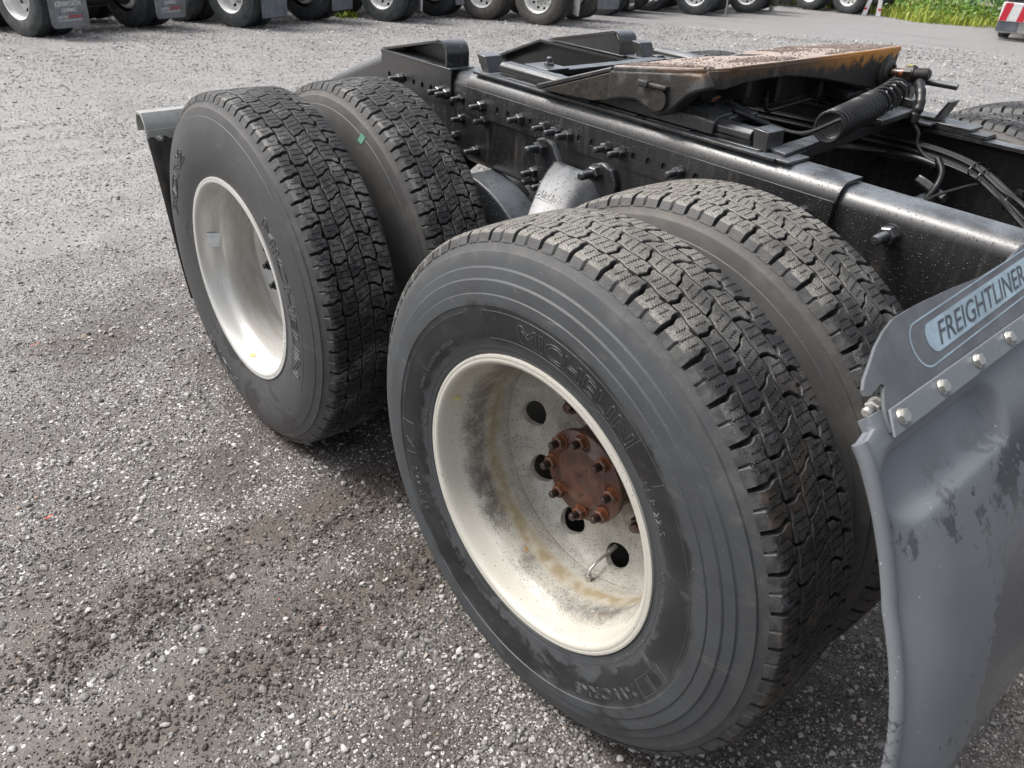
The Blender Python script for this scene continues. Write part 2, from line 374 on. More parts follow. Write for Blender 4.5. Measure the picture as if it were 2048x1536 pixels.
def empty(name, parent=None, loc=(0, 0, 0), rot=(0, 0, 0)):
    o = bpy.data.objects.new(name, None); COL.objects.link(o); o.location = loc; o.rotation_euler = rot
    o.empty_display_size = 0.1
    if parent: o.parent = parent
    return o
def tag(o, label=None, cat=None, group=None, kind=None):
    if label: o['label'] = label
    if cat: o['category'] = cat
    if group: o['group'] = group
    if kind: o['kind'] = kind
    return o
def dup(o, parent=None, matrix=None):
    c = o.copy(); COL.objects.link(c)
    if parent: c.parent = parent
    if matrix is not None: c.matrix_local = matrix
    return c
def dup_tree(o, parent=None):
    c = o.copy(); COL.objects.link(c); c.parent = parent
    for ch in list(o.children): dup_tree(ch, c)
    return c
def rbox2(w, h, r, n=4):
    """rounded rectangle outline centred at 0"""
    p = []
    for cx, cy, a in ((w/2-r, h/2-r, 0), (-w/2+r, h/2-r, 90), (-w/2+r, -h/2+r, 180), (w/2-r, -h/2+r, 270)):
        for k in range(n+1):
            t = math.radians(a+90*k/n); p.append((cx+r*math.cos(t), cy+r*math.sin(t)))
    return p
_tc = {}
def text_flat(txt, size, bold=0.0, shear=0.0, spacing=1.0):
    """flat filled 2-D text: verts (x,y), faces, boundary loops, width"""
    key = (txt, size, bold, shear, spacing)
    if key in _tc: return _tc[key]
    cu = bpy.data.curves.new('t', 'FONT'); cu.body = txt; cu.size = size; cu.offset = bold; cu.shear = shear
    cu.space_character = spacing; cu.resolution_u = 3
    ob = bpy.data.objects.new('t', cu); COL.objects.link(ob)
    dg = bpy.context.evaluated_depsgraph_get(); me = bpy.data.meshes.new_from_object(ob.evaluated_get(dg))
    vs = [(v.co.x, v.co.y) for v in me.vertices]; fs = [tuple(p.vertices) for p in me.polygons]
    bm = bmesh.new(); bm.from_mesh(me); bmesh.ops.remove_doubles(bm, verts=bm.verts, dist=1e-7); bm.edges.ensure_lookup_table()
    loops = []; used = set()
    for e in bm.edges:
        if len(e.link_faces) == 1 and e.index not in used:
            st = e.verts[0]; cur = e.verts[1]; used.add(e.index); lp = [st.co.xy[:], cur.co.xy[:]]
            while cur != st:
                nx = [q for q in cur.link_edges if len(q.link_faces) == 1 and q.index not in used]
                if not nx: break
                used.add(nx[0].index); cur = nx[0].other_vert(cur); lp.append(cur.co.xy[:])
            loops.append(lp)
    bm.free(); bpy.data.objects.remove(ob); bpy.data.meshes.remove(me); bpy.data.curves.remove(cu)
    w = max(v[0] for v in vs)-min(v[0] for v in vs)
    _tc[key] = (vs, fs, loops, w); return _tc[key]

# ------------------------------------------------------------------ ground
def rut(x, y):
    """two lumpy soil bands pressed up by a dual tyre that crossed the yard"""
    if y > -0.55: return 0.0
    xr = x + 0.10*noise.noise((0.3, y*1.9, 8.0)) + 0.05*noise.noise((x*7, y*7, 2.0)); b = 0.0
    for c, w in ((-0.79, 0.165), (-0.42, 0.15)): b = max(b, 1-abs(xr-c)/w)
    return max(0.0, min(1.0, b*1.25))*min(1, (-0.55-y)/0.3)*min(1.0, max(0.10, 0.78+1.7*noise.noise((x*5, y*3.2, 3.3))))
def gh(x, y):
    """ground height"""
    r = math.hypot(x, y); z = -0.026*max(0.0, r-3.0) - 0.027*min(1.0, max(0.0, (y-0.05)/0.55))
    z += 0.012*(noise.noise((x*0.9+3, y*0.9, 0.3)))*min(1, max(0, (abs(y+1.06)-0.05)))*1.0
    z += 0.006*noise.noise((x*3.1, y*3.1, 5.0))
    if -1.3 < x < 0.1 and y < -0.5: z += rut(x, y)*(0.006+0.008*noise.noise((x*22, y*22, 1.0)))
    for wx in (0.0, -1.3208):
        for wy in (-1.067, -0.722, 1.067, 0.722):
            d = math.hypot((x-wx)/0.35, (y-wy)/0.25)
            if d < 1: z = z*d*d - (1-d*d)*(0.027 if wy > 0 else 0.0)
    return z
def damp(x, y):
    """dirt-rich (1) versus stone-rich (0)"""
    a = noise.fractal((x*1.1+9, y*1.1, 2.0), 1.0, 2.1, 4)*0.5+0.5
    b = math.exp(-(((x+0.95)/0.55)**2+((y+1.15)/0.5)**2))*0.6 + math.exp(-(((x+0.35)/0.75)**2+((y+1.55)/0.16)**2))*0.5
    return min(1.0, max(0.0, (a-0.35)*1.5+b*0.6, 0.95*rut(x, y)))
def axis_grid(c, near, step, far):
    g = list(np.arange(c-near, c+near+1e-6, step)); s_ = step; v = g[-1]
    up = []
    while v < far: s_ *= 1.22; v += s_; up.append(v)
    s_ = step; v = g[0]; dn = []
    while v > -far: s_ *= 1.22; v -= s_; dn.append(v)
    return dn[::-1]+g+up
gx = axis_grid(-0.9, 3.0, 0.030, 260); gy = axis_grid(-0.7, 2.4, 0.030, 260)
gv = [(x, y, gh(x, y)) for y in gy for x in gx]; nx = len(gx)
gf = [(j*nx+i, j*nx+i+1, (j+1)*nx+i+1, (j+1)*nx+i) for j in range(len(gy)-1) for i in range(nx-1)]
def mk_ground():
    m, nt, b = new_mat('packed_gravel_dirt'); n = N(nt)
    macro = n.noise(1.3, 5, 0.6); mid = n.noise(9, 5, 0.62); fine = n.noise(160, 4, 0.7); grit = n.noise(520, 3, 0.6)
    x = n.sep(); dist = n.math('SQRT', n.math('ADD', n.math('POWER', n.math('ADD', x[0], 0.2), 2.0), n.math('POWER', n.math('ADD', x[1], 1.0), 2.0)))
    lot = n.map(n.math('ADD', dist, n.map(macro, 0.3, 0.7, -0.9, 0.9, False)), 1.3, 4.2)      # cleaner crushed stone away from the truck
    dirt = n.mix(n.map(mid, 0.35, 0.65), (0.050, 0.044, 0.039), (0.100, 0.090, 0.082))
    dirt = n.mix(n.map(fine, 0.46, 0.66), dirt, (0.15, 0.136, 0.124))
    dirt = n.mix(n.map(fine, 0.47, 0.36), dirt, (0.018, 0.016, 0.014))
    dirt = n.mix(n.math('MULTIPLY', lot, 0.8), dirt, n.mix(n.map(fine, 0.38, 0.62), (0.16, 0.156, 0.153), (0.34, 0.335, 0.33)))
    wob = n.math('MULTIPLY', n.math('SUBTRACT', n.noise(4.0, 4, 0.7), 0.5), 0.16)
    xw = n.math('ADD', x[0], wob)
    bandm = n.math('MAXIMUM', n.map(n.math('ABSOLUTE', n.math('ADD', xw, 0.79)), 0.170, 0.045), n.map(n.math('ABSOLUTE', n.math('ADD', xw, 0.42)), 0.160, 0.04))
    bandm = n.math('MULTIPLY', n.math('MULTIPLY', bandm, n.map(x[1], -0.55, -0.85)), n.map(n.noise(5.5, 4, 0.7), 0.34, 0.50, 0.2, 1.0))
    clump = n.math('MULTIPLY', n.map(n.noise(2.3, 5, 0.65, dist=0.3), 0.50, 0.60), n.map(dist, 3.4, 1.8))
    dirt = n.mix(n.math('MULTIPLY', clump, 0.75), dirt, n.mix(n.map(fine, 0.4, 0.6), (0.022, 0.016, 0.012), (0.075, 0.058, 0.046)))
    clump = n.math('MAXIMUM', n.math('MULTIPLY', clump, 0.7), bandm)
    dirt = n.mix(n.math('MULTIPLY', bandm, 0.9), dirt, n.mix(n.map(fine, 0.4, 0.62), (0.040, 0.031, 0.024), (0.105, 0.086, 0.070)))
    hs_ = []; col = dirt
    for sc, thr, k in ((21, 0.5, 0.75), (62, 0.46, 0.95), (115, 0.34, 0.95), (210, 0.26, 0.9)):
        d, c = n.voro(sc, out='both')
        cs = nt.nodes.new('ShaderNodeSeparateColor'); nt.links.new(c, cs.inputs[0])
        rad = n.map(cs.outputs[1], 0, 1, 0.18, 0.55, False)
        if sc == 21: on = n.math('MULTIPLY', n.math('GREATER_THAN', cs.outputs[0], thr), n.map(dist, 4.5, 7.0))
        else: on = n.math('GREATER_THAN', n.math('ADD', cs.outputs[0], n.math('ADD', n.map(macro, 0.35, 0.65, -0.10, 0.10, False), n.math('SUBTRACT', n.math('MULTIPLY', lot, 0.22), n.math('MULTIPLY', clump, 0.55)))), thr+0.08)
        mk = n.math('MULTIPLY', n.map(n.math('DIVIDE', d, rad), 1.0, 0.8), on)
        sc_ = n.ramp(cs.outputs[2], [(0.0, (0.055, 0.05, 0.047)), (0.35, (0.14, 0.133, 0.127)), (0.7, (0.33, 0.32, 0.31)), (1.0, (0.60, 0.585, 0.565))])
        col = n.mix(n.math('MULTIPLY', mk, k), col, sc_)
        dome = n.math('MULTIPLY', mk, n.math('SUBTRACT', 1.0, n.math('MULTIPLY', d, 1.2)))
        hs_.append((dome, 0.35/sc))
    nb = n.bump(fine, 0.0024, 0.7)
    nb = n.bump(grit, 0.0012, 0.6, nb)
    for dome, dst in hs_: nb = n.bump(dome, dst*0.85, 0.8, nb)
    track = n.noise(1.0, 4, 0.6, vec=n.scale((0.35, 1.6, 1)))
    col = n.mix(n.map(track, 0.52, 0.66, 0, 0.30), col, (0.10, 0.092, 0.086))
    put(nt, b, col=col, rough=n.map(fine, 0.3, 0.7, 0.38, 0.68), normal=nb, spec=0.55)
    return m
M['ground'] = mk_ground()
gm = bpy.data.meshes.new('ground'); gm.from_pydata(gv, [], gf); gm.materials.append(M['ground'])
gm.polygons.foreach_set('use_smooth', [True]*len(gm.polygons)); gm.update()
ground = link('ground', gm); tag(ground, 'packed dark gravel yard strewn with light stones', None, None, 'structure')

# loose stones: uncountable, one geometry-nodes object per grade
def mk_stone(name, stops, rough=0.6):
    m, nt, b = new_mat(name); n = N(nt)
    oi = nt.nodes.new('ShaderNodeObjectInfo')
    f = n.noise(3, 4, 0.7)
    col = n.ramp(oi.outputs['Random'], stops)
    col = n.mix(n.map(f, 0.4, 0.65, 0, 0.35), col, (0.13, 0.115, 0.10))
    put(nt, b, col=col, rough=rough, normal=n.bump(n.noise(9, 4), 0.15, 0.5), spec=0.5)
    return m
M['stone'] = mk_stone('loose_stone', [(0.0, (0.12, 0.112, 0.103)), (0.2, (0.22, 0.21, 0.197)), (0.5, (0.35, 0.337, 0.318)), (0.75, (0.47, 0.455, 0.43)), (0.95, (0.62, 0.60, 0.57)), (0.99, (0.40, 0.31, 0.24))], 0.55)
M['stone_far'] = mk_stone('crushed_stone', [(0.0, (0.24, 0.235, 0.23)), (0.3, (0.34, 0.33, 0.325)), (0.7, (0.48, 0.47, 0.46)), (1.0, (0.66, 0.65, 0.63))], 0.5)
M['grit'] = mk_stone('dark_grit', [(0.0, (0.03, 0.026, 0.022)), (0.45, (0.075, 0.065, 0.057)), (0.75, (0.17, 0.157, 0.145)), (1.0, (0.40, 0.38, 0.36))], 0.6)
def scatter(name, P, scale, mat, label, sub=1, flat=0.62, nshape=6, kind='stuff'):
    """P: points (n,3); scale (n,)"""
    me = bpy.data.meshes.new(name); me.vertices.add(len(P)); me.vertices.foreach_set('co', np.asarray(P, dtype=np.float32).ravel())
    a = me.attributes.new('sc', 'FLOAT_VECTOR', 'POINT')
    sv = np.stack([scale*rng.uniform(0.75, 1.25, len(P)), scale*rng.uniform(0.65, 1.05, len(P)), scale*rng.uniform(flat*0.7, flat*1.2, len(P))], 1)
    a.data.foreach_set('vector', sv.astype(np.float32).ravel())
    r = me.attributes.new('rt', 'FLOAT_VECTOR', 'POINT')
    rv = np.stack([rng.normal(0, 0.35, len(P)), rng.normal(0, 0.35, len(P)), rng.uniform(0, 6.28, len(P))], 1)
    r.data.foreach_set('vector', rv.astype(np.float32).ravel())
    k = me.attributes.new('pick', 'INT', 'POINT'); k.data.foreach_set('value', rng.integers(0, nshape, len(P)).astype(np.int32))
    o = link(name, me); tag(o, label, None, None, kind)
    ng = bpy.data.node_groups.new(name+'_nodes', 'GeometryNodeTree')
    ng.interface.new_socket('Geometry', in_out='INPUT', socket_type='NodeSocketGeometry')
    ng.interface.new_socket('Geometry', in_out='OUTPUT', socket_type='NodeSocketGeometry')
    gi = ng.nodes.new('NodeGroupInput'); go = ng.nodes.new('NodeGroupOutput'); L = ng.links
    g2i = ng.nodes.new('GeometryNodeGeometryToInstance')
    for q in range(nshape):
        ico = ng.nodes.new('GeometryNodeMeshIcoSphere'); ico.inputs['Radius'].default_value = 0.5; ico.inputs['Subdivisions'].default_value = sub
        sp = ng.nodes.new('GeometryNodeSetPosition'); nn = ng.nodes.new('ShaderNodeTexNoise'); nn.inputs['Scale'].default_value = 1.3
        nn.noise_dimensions = '4D'; nn.inputs['W'].default_value = q*3.7; nn.inputs['Detail'].default_value = 1
        vm = ng.nodes.new('ShaderNodeVectorMath'); vm.operation = 'SUBTRACT'; vm.inputs[1].default_value = (0.5, 0.5, 0.5)
        v2 = ng.nodes.new('ShaderNodeVectorMath'); v2.operation = 'SCALE'; v2.inputs['Scale'].default_value = 0.9
        L.new(nn.outputs['Color'], vm.inputs[0]); L.new(vm.outputs[0], v2.inputs[0]); L.new(ico.outputs['Mesh'], sp.inputs['Geometry']); L.new(v2.outputs[0], sp.inputs['Offset'])
        sm = ng.nodes.new('GeometryNodeSetMaterial'); sm.inputs['Material'].default_value = mat
        ss = ng.nodes.new('GeometryNodeSetShadeSmooth'); ss.inputs['Shade Smooth'].default_value = sub > 1
        L.new(sp.outputs[0], ss.inputs[0]); L.new(ss.outputs[0], sm.inputs['Geometry']); L.new(sm.outputs[0], g2i.inputs[0])
    iop = ng.nodes.new('GeometryNodeInstanceOnPoints'); iop.inputs['Pick Instance'].default_value = True
    def attr(nm, t):
        x = ng.nodes.new('GeometryNodeInputNamedAttribute'); x.data_type = t; x.inputs['Name'].default_value = nm
        return [s_ for s_ in x.outputs if s_.enabled and s_.name == 'Attribute'][0]
    L.new(gi.outputs[0], iop.inputs['Points']); L.new(g2i.outputs[0], iop.inputs['Instance'])
    L.new(attr('pick', 'INT'), iop.inputs['Instance Index'])
    L.new(attr('sc', 'FLOAT_VECTOR'), iop.inputs['Scale'])
    er = ng.nodes.new('FunctionNodeEulerToRotation'); L.new(attr('rt', 'FLOAT_VECTOR'), er.inputs[0]); L.new(er.outputs[0], iop.inputs['Rotation'])
    L.new(iop.outputs[0], go.inputs[0])
    md = o.modifiers.new('scatter', 'NODES'); md.node_group = ng
    me.materials.append(mat)
    return o
# sampled only where the lens (or one a step aside) looks
Ccam = np.array(cam.location)
def ground_points(n, dmin, dmax, power, dirt_bias, seed):
    r_ = np.random.default_rng(seed); out_ = []
    az0 = math.atan2(0.576, -0.630)
    while len(out_) < n:
        d = dmin+(dmax-dmin)*r_.random()**power; a = az0+r_.uniform(-0.95, 0.98)
        x = Ccam[0]+d*math.cos(a); y = Ccam[1]+d*math.sin(a)
        k = damp(x, y)
        if r_.random() < dirt_bias*k: continue
        out_.append((x, y, k))
    return out_
pts = ground_points(80000, 0.15, 7.5, 0.85, 0.75, 3)
sz = np.clip(np.random.default_rng(5).lognormal(math.log(0.0062), 0.42, len(pts)), 0.003, 0.024)
P = [(x, y, gh(x, y)+s_*0.16) for (x, y, k), s_ in zip(pts, sz)]
scatter('loose_stones', P, sz*1.15, M['stone'], 'loose pale grey stones scattered over the gravel yard', 2)
pts = ground_points(95000, 4.5, 19.0, 0.95, 0.1, 9)
dd_ = np.array([math.hypot(x-Ccam[0], y-Ccam[1]) for x, y, k in pts]); sz = np.random.default_rng(8).lognormal(0, 0.38, len(pts))*(0.0022+0.00115*dd_)
P = [(x, y, gh(x, y)+s_*0.14) for (x, y, k), s_ in zip(pts, sz)]
scatter('loose_stones', P, sz*1.15, M['stone_far'], 'pale crushed stones on the far part of the yard', 1)
cr = np.random.default_rng(12); cp_ = []
while len(cp_) < 9500:
    x = cr.uniform(-1.05, -0.25); y = cr.uniform(-2.6, -0.6)
    if cr.random() < rut(x, y)**1.3: cp_.append((x, y))
sz = np.clip(cr.lognormal(math.log(0.0039), 0.5, len(cp_)), 0.0025, 0.016)
M['soil'] = mk_stone('dark_soil_lump', [(0.0, (0.045, 0.038, 0.032)), (0.6, (0.080, 0.068, 0.058)), (1.0, (0.14, 0.125, 0.11))], 0.8)
scatter('soil_lumps', [(x, y, gh(x, y)+s_*0.12) for (x, y), s_ in zip(cp_, sz)], sz*1.2, M['soil'], 'crumbly dark brown soil lumps in two tyre track bands', 2, 0.8)
pts = ground_points(110000, 0.15, 4.2, 0.8, 0.55, 4)
sz = np.random.default_rng(6).uniform(0.0025, 0.006, len(pts))
P = [(x, y, gh(x, y)+s_*0.2) for (x, y, k), s_ in zip(pts, sz)]
scatter('gravel_grit', P, sz*1.1, M['grit'], 'fine dark grit and chips between the stones', 1, 0.8)

# ------------------------------------------------------------------ tyres
RC, RB, HC, HW = 0.541, 0.5185, 0.53, 0.108
NP = 50; PITCH = 2*PI*RC/NP
SIDE = {   # (t, r) from shoulder to bead
 'ridged': [(0.110, 0.5185), (0.1135, 0.512), (0.1185, 0.5045), (0.1205, 0.5035), (0.1225, 0.503), (0.1270, 0.492), (0.1305, 0.4785), (0.1322, 0.4765), (0.1342, 0.4755), (0.1370, 0.465), (0.1385, 0.4582), (0.1405, 0.4568), (0.1418, 0.455), (0.1435, 0.442), (0.1438, 0.4325), (0.1458, 0.431), (0.1462, 0.428), (0.1462, 0.4105), (0.1442, 0.409), (0.1436, 0.404), (0.1422, 0.385), (0.1395, 0.365), (0.1355, 0.346), (0.1345, 0.344), (0.1315, 0.333), (0.128, 0.322), (0.1275, 0.319), (0.125, 0.3125), (0.1215, 0.307), (0.114, 0.300)],
 'plain': [(0.110, 0.5185), (0.114, 0.510), (0.119, 0.5035), (0.1225, 0.5025), (0.1262, 0.492), (0.130, 0.4805), (0.1317, 0.479), (0.1330, 0.474), (0.1375, 0.460), (0.1410, 0.442), (0.1425, 0.425), (0.1427, 0.405), (0.1415, 0.385), (0.139, 0.366), (0.135, 0.347), (0.131, 0.332), (0.128, 0.323), (0.1275, 0.320), (0.125, 0.313), (0.1215, 0.307), (0.114, 0.300)],
}
def side_t(prof, r):
    p = sorted([(b_, a_) for a_, b_ in prof]); return float(np.interp(r, [q[0] for q in p], [q[1] for q in p]))
def gcurve(row, t):
    """transverse groove centre line (in pitches) of a row at lateral t"""
    if row == 0: return 0.00 + 0.060*math.tanh((t+0.080)/0.005) - 1.2*(t+0.082)
    if row == 1: return 0.42 + 0.070*math.tanh((t+0.036)/0.0045) - 2.2*(t+0.042)
    if row == 2: return 0.88 + 4.2*t + 0.050*math.tanh((t-0.004)/0.004)
    if row == 3: return 0.30 - 0.075*math.tanh((t-0.046)/0.0045) - 1.2*(t-0.042)
    return 0.78 - 0.060*math.tanh((t-0.080)/0.005) - 0.8*(t-0.082)
def lcurve(k, s):
    """longitudinal hairline groove k at circumferential s (in pitches)"""
    base = (-0.0625, -0.0215, 0.0215, 0.0625)[k]; ph = (0.1, 0.55, 0.05, 0.6)[k]
    return base + 0.0018*math.sin(2*PI*(s+ph)) + 0.0008*math.sin(4*PI*(s+ph))
def tread_pitch():
    """one pitch of the five-row winter drive pattern. returns verts as (t, s, depth) with depth 0 = crown"""
    V, F, MI = [], [], []
    def addp(vs, fs, mi):
        o = len(V); V.extend(vs); F.extend([tuple(i+o for i in f) for f in fs]); MI.extend([mi]*len(fs))
    gw = (0.135, 0.105, 0.075, 0.105, 0.135)    # groove width / pitch
    hair = 0.0021
    for row in range(5):
        tl = (lambda s: -0.1035) if row == 0 else (lambda s, k=row-1: lcurve(k, s)+hair)
        tr = (lambda s: 0.1035) if row == 4 else (lambda s, k=row: lcurve(k, s)-hair)
        # outline: bottom edge left->right, right edge up, top edge right->left, left edge down
        g0 = lambda t: gcurve(row, t)+gw[row]/2; g1 = lambda t: gcurve(row, t)+1-gw[row]/2
        sL, sR = g0(tl(gcurve(row, -0.08))), None
        def corner(side, g):
            s = g(0.0 if row == 2 else {0: -0.08, 1: -0.04, 3: 0.04, 4: 0.08}.get(row, 0))
            for _ in range(12): s = g(side(s))
            return s
        a, b_, c_, d_ = corner(tl, g0), corner(tr, g0), corner(tr, g1), corner(tl, g1)
        out_ = []
        m = 11
        for k in range(m): t = tl(a)+(tr(b_)-tl(a))*k/m; out_.append((t, g0(t)*PITCH))
        q = 15 if row == 4 else 9
        for k in range(q):
            s = b_+(c_-b_)*k/q; t = tr(s)
            if row == 4 and k == 7: t -= 0.0055
            if row in (0,) and abs(k-q/2) < 1.1: t -= 0.0052      # notch at mid block
            if row in (3,) and abs(k-q/2) < 0.6: t -= 0.002
            out_.append((t, s*PITCH))
        for k in range(m): t = tr(c_)+(tl(d_)-tr(c_))*k/m; out_.append((t, g1(t)*PITCH))
        q = 15 if row == 0 else 9
        for k in range(q):
            s = d_+(a-d_)*k/q; t = tl(s)
            if row == 0 and k == 7: t += 0.0055
            if row in (4,) and abs(k-q/2) < 1.1: t += 0.0052
            out_.append((t, s*PITCH))
        n = len(out_)
        # inset ring for the rounded edge
        def inset(pts, w):
            r_ = []
            for i in range(len(pts)):
                p0, p1, p2 = Vector(pts[i-1]), Vector(pts[i]), Vector(pts[(i+1) % len(pts)])
                e = (p2-p0); e.normalize(); nn = Vector((-e.y, e.x)); r_.append(tuple(p1+nn*w))
            return r_
        top = inset(out_, 0.0012)
        base = inset(out_, -0.0012 if row in (0, 4) else -0.0004)
        flare = lambda p: (p[0]-0.0075, p[1]) if (row == 0 and p[0] < -0.099) else ((p[0]+0.0075, p[1]) if (row == 4 and p[0] > 0.099) else p)
        ring0 = [(flare(p)[0], p[1], 0.0225) for p in base]; ring1 = [(p[0], p[1], 0.0015) for p in out_]; ring2 = [(p[0], p[1], 0.0) for p in top]
        addp(ring0+ring1, [(k, (k+1) % n, n+(k+1) % n, n+k) for k in range(n)], 1)
        addp(ring1+ring2, [(k, (k+1) % n, n+(k+1) % n, n+k) for k in range(n)], 0)
        # sipes
        sip = []
        ctr_t = (tl((a+d_)/2)+tr((b_+c_)/2))/2; wid = tr((b_+c_)/2)-tl((a+d_)/2)
        ns = 3
        for j in range(ns):
            fr = (j+1)/(ns+1)
            full = (j == 1)
            half = wid*(0.465 if full else (0.33 if row not in (0, 4) else 0.29))
            w = 0.0012 if not full else 0.0013; zz = 0.0015; npt = 13 if full else 9
            cen = []
            for k in range(npt):
                t = ctr_t - half + 2*half*k/(npt-1)
                s0 = g0(ctr_t)+(g1(ctr_t)-g0(ctr_t))*fr+4.2*(t-ctr_t) if row == 2 else (g0(ctr_t)+(g1(ctr_t)-g0(ctr_t))*fr)
                cen.append((t, s0*PITCH+(zz if k % 2 else -zz)))
            poly = [(t, s-w) for t, s in cen]+[(t, s+w) for t, s in cen[::-1]]
            sip.append(poly)
        verts = [Vector(p) for p in top]; edges = [(k, (k+1) % n) for k in range(n)]
        for poly in sip:
            o = len(verts); verts += [Vector(p) for p in poly]; edges += [(o+k, o+(k+1) % len(poly)) for k in range(len(poly))]
        if row in (0, 4):      # extra line so that the shoulder can round over
            sg_ = -1 if row == 0 else 1
            for tt_ in (0.096, 0.1005):
                o = len(verts); verts += [Vector((sg_*tt_, (g0(sg_*tt_)+0.012+(1-gw[row]-0.024)*k/6)*PITCH)) for k in range(7)]; edges += [(o+k, o+k+1) for k in range(6)]
        cv, ce, cf, _, _, _ = delaunay_2d_cdt(verts, edges, [], 0, 1e-7)
        def inside(p, poly):
            c = False; x, y = p
            for i in range(len(poly)):
                x1, y1 = poly[i-1]; x2, y2 = poly[i]
                if (y1 > y) != (y2 > y) and x < (x2-x1)*(y-y1)/(y2-y1)+x1: c = not c
            return c
        keep = []
        for f in cf:
            cx = sum(cv[i][0] for i in f)/len(f); cy = sum(cv[i][1] for i in f)/len(f)
            if inside((cx, cy), top) and not any(inside((cx, cy), pl) for pl in sip): keep.append(tuple(f))
        addp([(p[0], p[1], 0.0) for p in cv], keep, 0)
        for poly in sip:
            q_ = len(poly)
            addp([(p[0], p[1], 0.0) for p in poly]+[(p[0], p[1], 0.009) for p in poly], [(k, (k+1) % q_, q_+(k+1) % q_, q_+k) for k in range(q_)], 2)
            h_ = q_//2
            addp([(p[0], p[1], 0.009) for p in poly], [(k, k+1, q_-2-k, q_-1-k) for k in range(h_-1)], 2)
        # small rib between the twin lugs on the shoulder flank
        if row in (0, 4):
            sg = -1 if row == 0 else 1
            s0 = (gcurve(row, sg*0.1))*PITCH
            for dd, hh in ((0.0, 0.0195),):
                w = gw[row]*PITCH*0.42
                vs = [(sg*0.1095, s0-w, 0.0235), (sg*0.1095, s0+w, 0.0235), (sg*0.1110, s0+w, 0.0275), (sg*0.1110, s0-w, 0.0275), (sg*0.1065, s0-w, 0.0205), (sg*0.1065, s0+w, 0.0205)]
                addp(vs, [(4, 5, 1, 0), (0, 1, 2, 3)], 1)
    return V, F, MI
def tread_mesh():
    V, F, MI = tread_pitch(); V = np.array(V); nV = len(V); AV = []; AF = []; AM = []
    for k in range(NP):
        th = (V[:, 1]/PITCH+k)/NP*2*PI; crown = 0.0035*(V[:, 0]/HW)**2+0.0052*np.clip((np.abs(V[:, 0])-0.090)/0.0135, 0, 1)**2
        r = RC-crown-V[:, 2]*(RC-crown-RB+0.001)/0.0225
        r = np.where(V[:, 2] > 0.0226, RB-(V[:, 2]-0.0225), r)
        AV.append(np.stack([r*np.cos(th), V[:, 0], r*np.sin(th)], 1))
        AF += [tuple(i+k*nV for i in f) for f in F]; AM += MI
    mb = MB(); mb.v = [tuple(p) for p in np.concatenate(AV)]; mb.f = AF; mb.m = AM; mb.sm = [False]*len(AF)
    return mb
def tyre_mesh(name, kind, seg=160):
    mb = tread_mesh(); prof = SIDE[kind]
    n0 = len(mb.f)
    full = [(t, r) for t, r in prof[::-1]] + [(-t, r) for t, r in prof]     # bead to bead over the groove floor
    mb.lathe([(0.1101, RB), (0.104, RB+0.0008), (0.05, RB+0.002), (0, RB+0.0025), (-0.05, RB+0.002), (-0.104, RB+0.0008), (-0.1101, RB)], seg, 2)
    mb.lathe(prof, seg, 3); mb.lathe([(-t, r) for t, r in prof], seg, 3)
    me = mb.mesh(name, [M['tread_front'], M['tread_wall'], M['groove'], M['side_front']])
    me.set_sharp_from_angle(angle=math.radians(24))
    return me
def polar_tube(mb, loops, prof, th0, r0, w, lift=0.0008, mi=0):
    lift = lift*1.2; w = w*1.0
    """raised outline ribbons following text boundaries on a sidewall; x runs clockwise (decreasing angle)"""
    for lp in loops:
        pts = []
        for i in range(len(lp)-1):
            a, b = Vector(lp[i]), Vector(lp[i+1]); L = (b-a).length; k = max(1, int(L/0.006))
            for j in range(k): pts.append(a+(b-a)*j/k)
        n = len(pts)
        if n < 3: continue
        vs = []
        for i, p in enumerate(pts):
            e = (pts[(i+1) % n]-pts[i-1]); 
            if e.length < 1e-9: e = Vector((1, 0))
            e.normalize(); nn = Vector((-e.y, e.x))*w
            for q, l_ in ((p-nn, 0.0003), (p-nn*0.5, lift), (p+nn*0.5, lift), (p+nn, 0.0003)):
                r = r0+q.y; th = th0-q.x/(r0+0.015); vs.append((r*math.cos(th), -(side_t(prof, r)+l_), r*math.sin(th)))
        fs = [(i*4+j, i*4+j+1, ((i+1) % n)*4+j+1, ((i+1) % n)*4+j) for i in range(n) for j in range(3)]
        mb.add(vs, fs, mi, True)
def arc_line(mb, prof, r, a0, a1, w=0.0008, lift=0.0008, mi=0):
    k = max(4, int(abs(a1-a0)*r/0.006)); vs = []
    for i in range(k+1):
        a = a0+(a1-a0)*i/k
        for dr, l_ in ((-w, 0.0002), (-w*0.5, lift), (w*0.5, lift), (w, 0.0002)):
            rr = r+dr; vs.append((rr*math.cos(a), -(side_t(prof, rr)+l_), rr*math.sin(a)))
    mb.add(vs, [(i*4+j, i*4+j+1, (i+1)*4+j+1, (i+1)*4+j) for i in range(k) for j in range(3)], mi, True)
def rad_line(mb, prof, a, r0, r1, w=0.0008, lift=0.0008, mi=0):
    vs = []
    for i in range(9):
        r = r0+(r1-r0)*i/8
        for d, l_ in ((-w, 0.0002), (-w*.5, lift), (w*.5, lift), (w, 0.0002)):
            th = a+d/r; vs.append((r*math.cos(th), -(side_t(prof, r)+l_), r*math.sin(th)))
    mb.add(vs, [(i*4+j, i*4+j+1, (i+1)*4+j+1, (i+1)*4+j) for i in range(8) for j in range(3)], mi, True)
D2R = math.radians
def word(mb, prof, txt, size, deg, r, bold=0.0, w=0.0008, lift=0.0009, spacing=1.0, shear=0.0, span=None):
    vs, fs, loops, wd = text_flat(txt, size, bold, shear, spacing)
    if span is not None:           # stretch to a given angular span
        k = span*PI/180*(r+0.015)/wd; loops = [[(p[0]*k, p[1]) for p in lp] for lp in loops]
    polar_tube(mb, loops, prof, D2R(deg), r, w, lift)
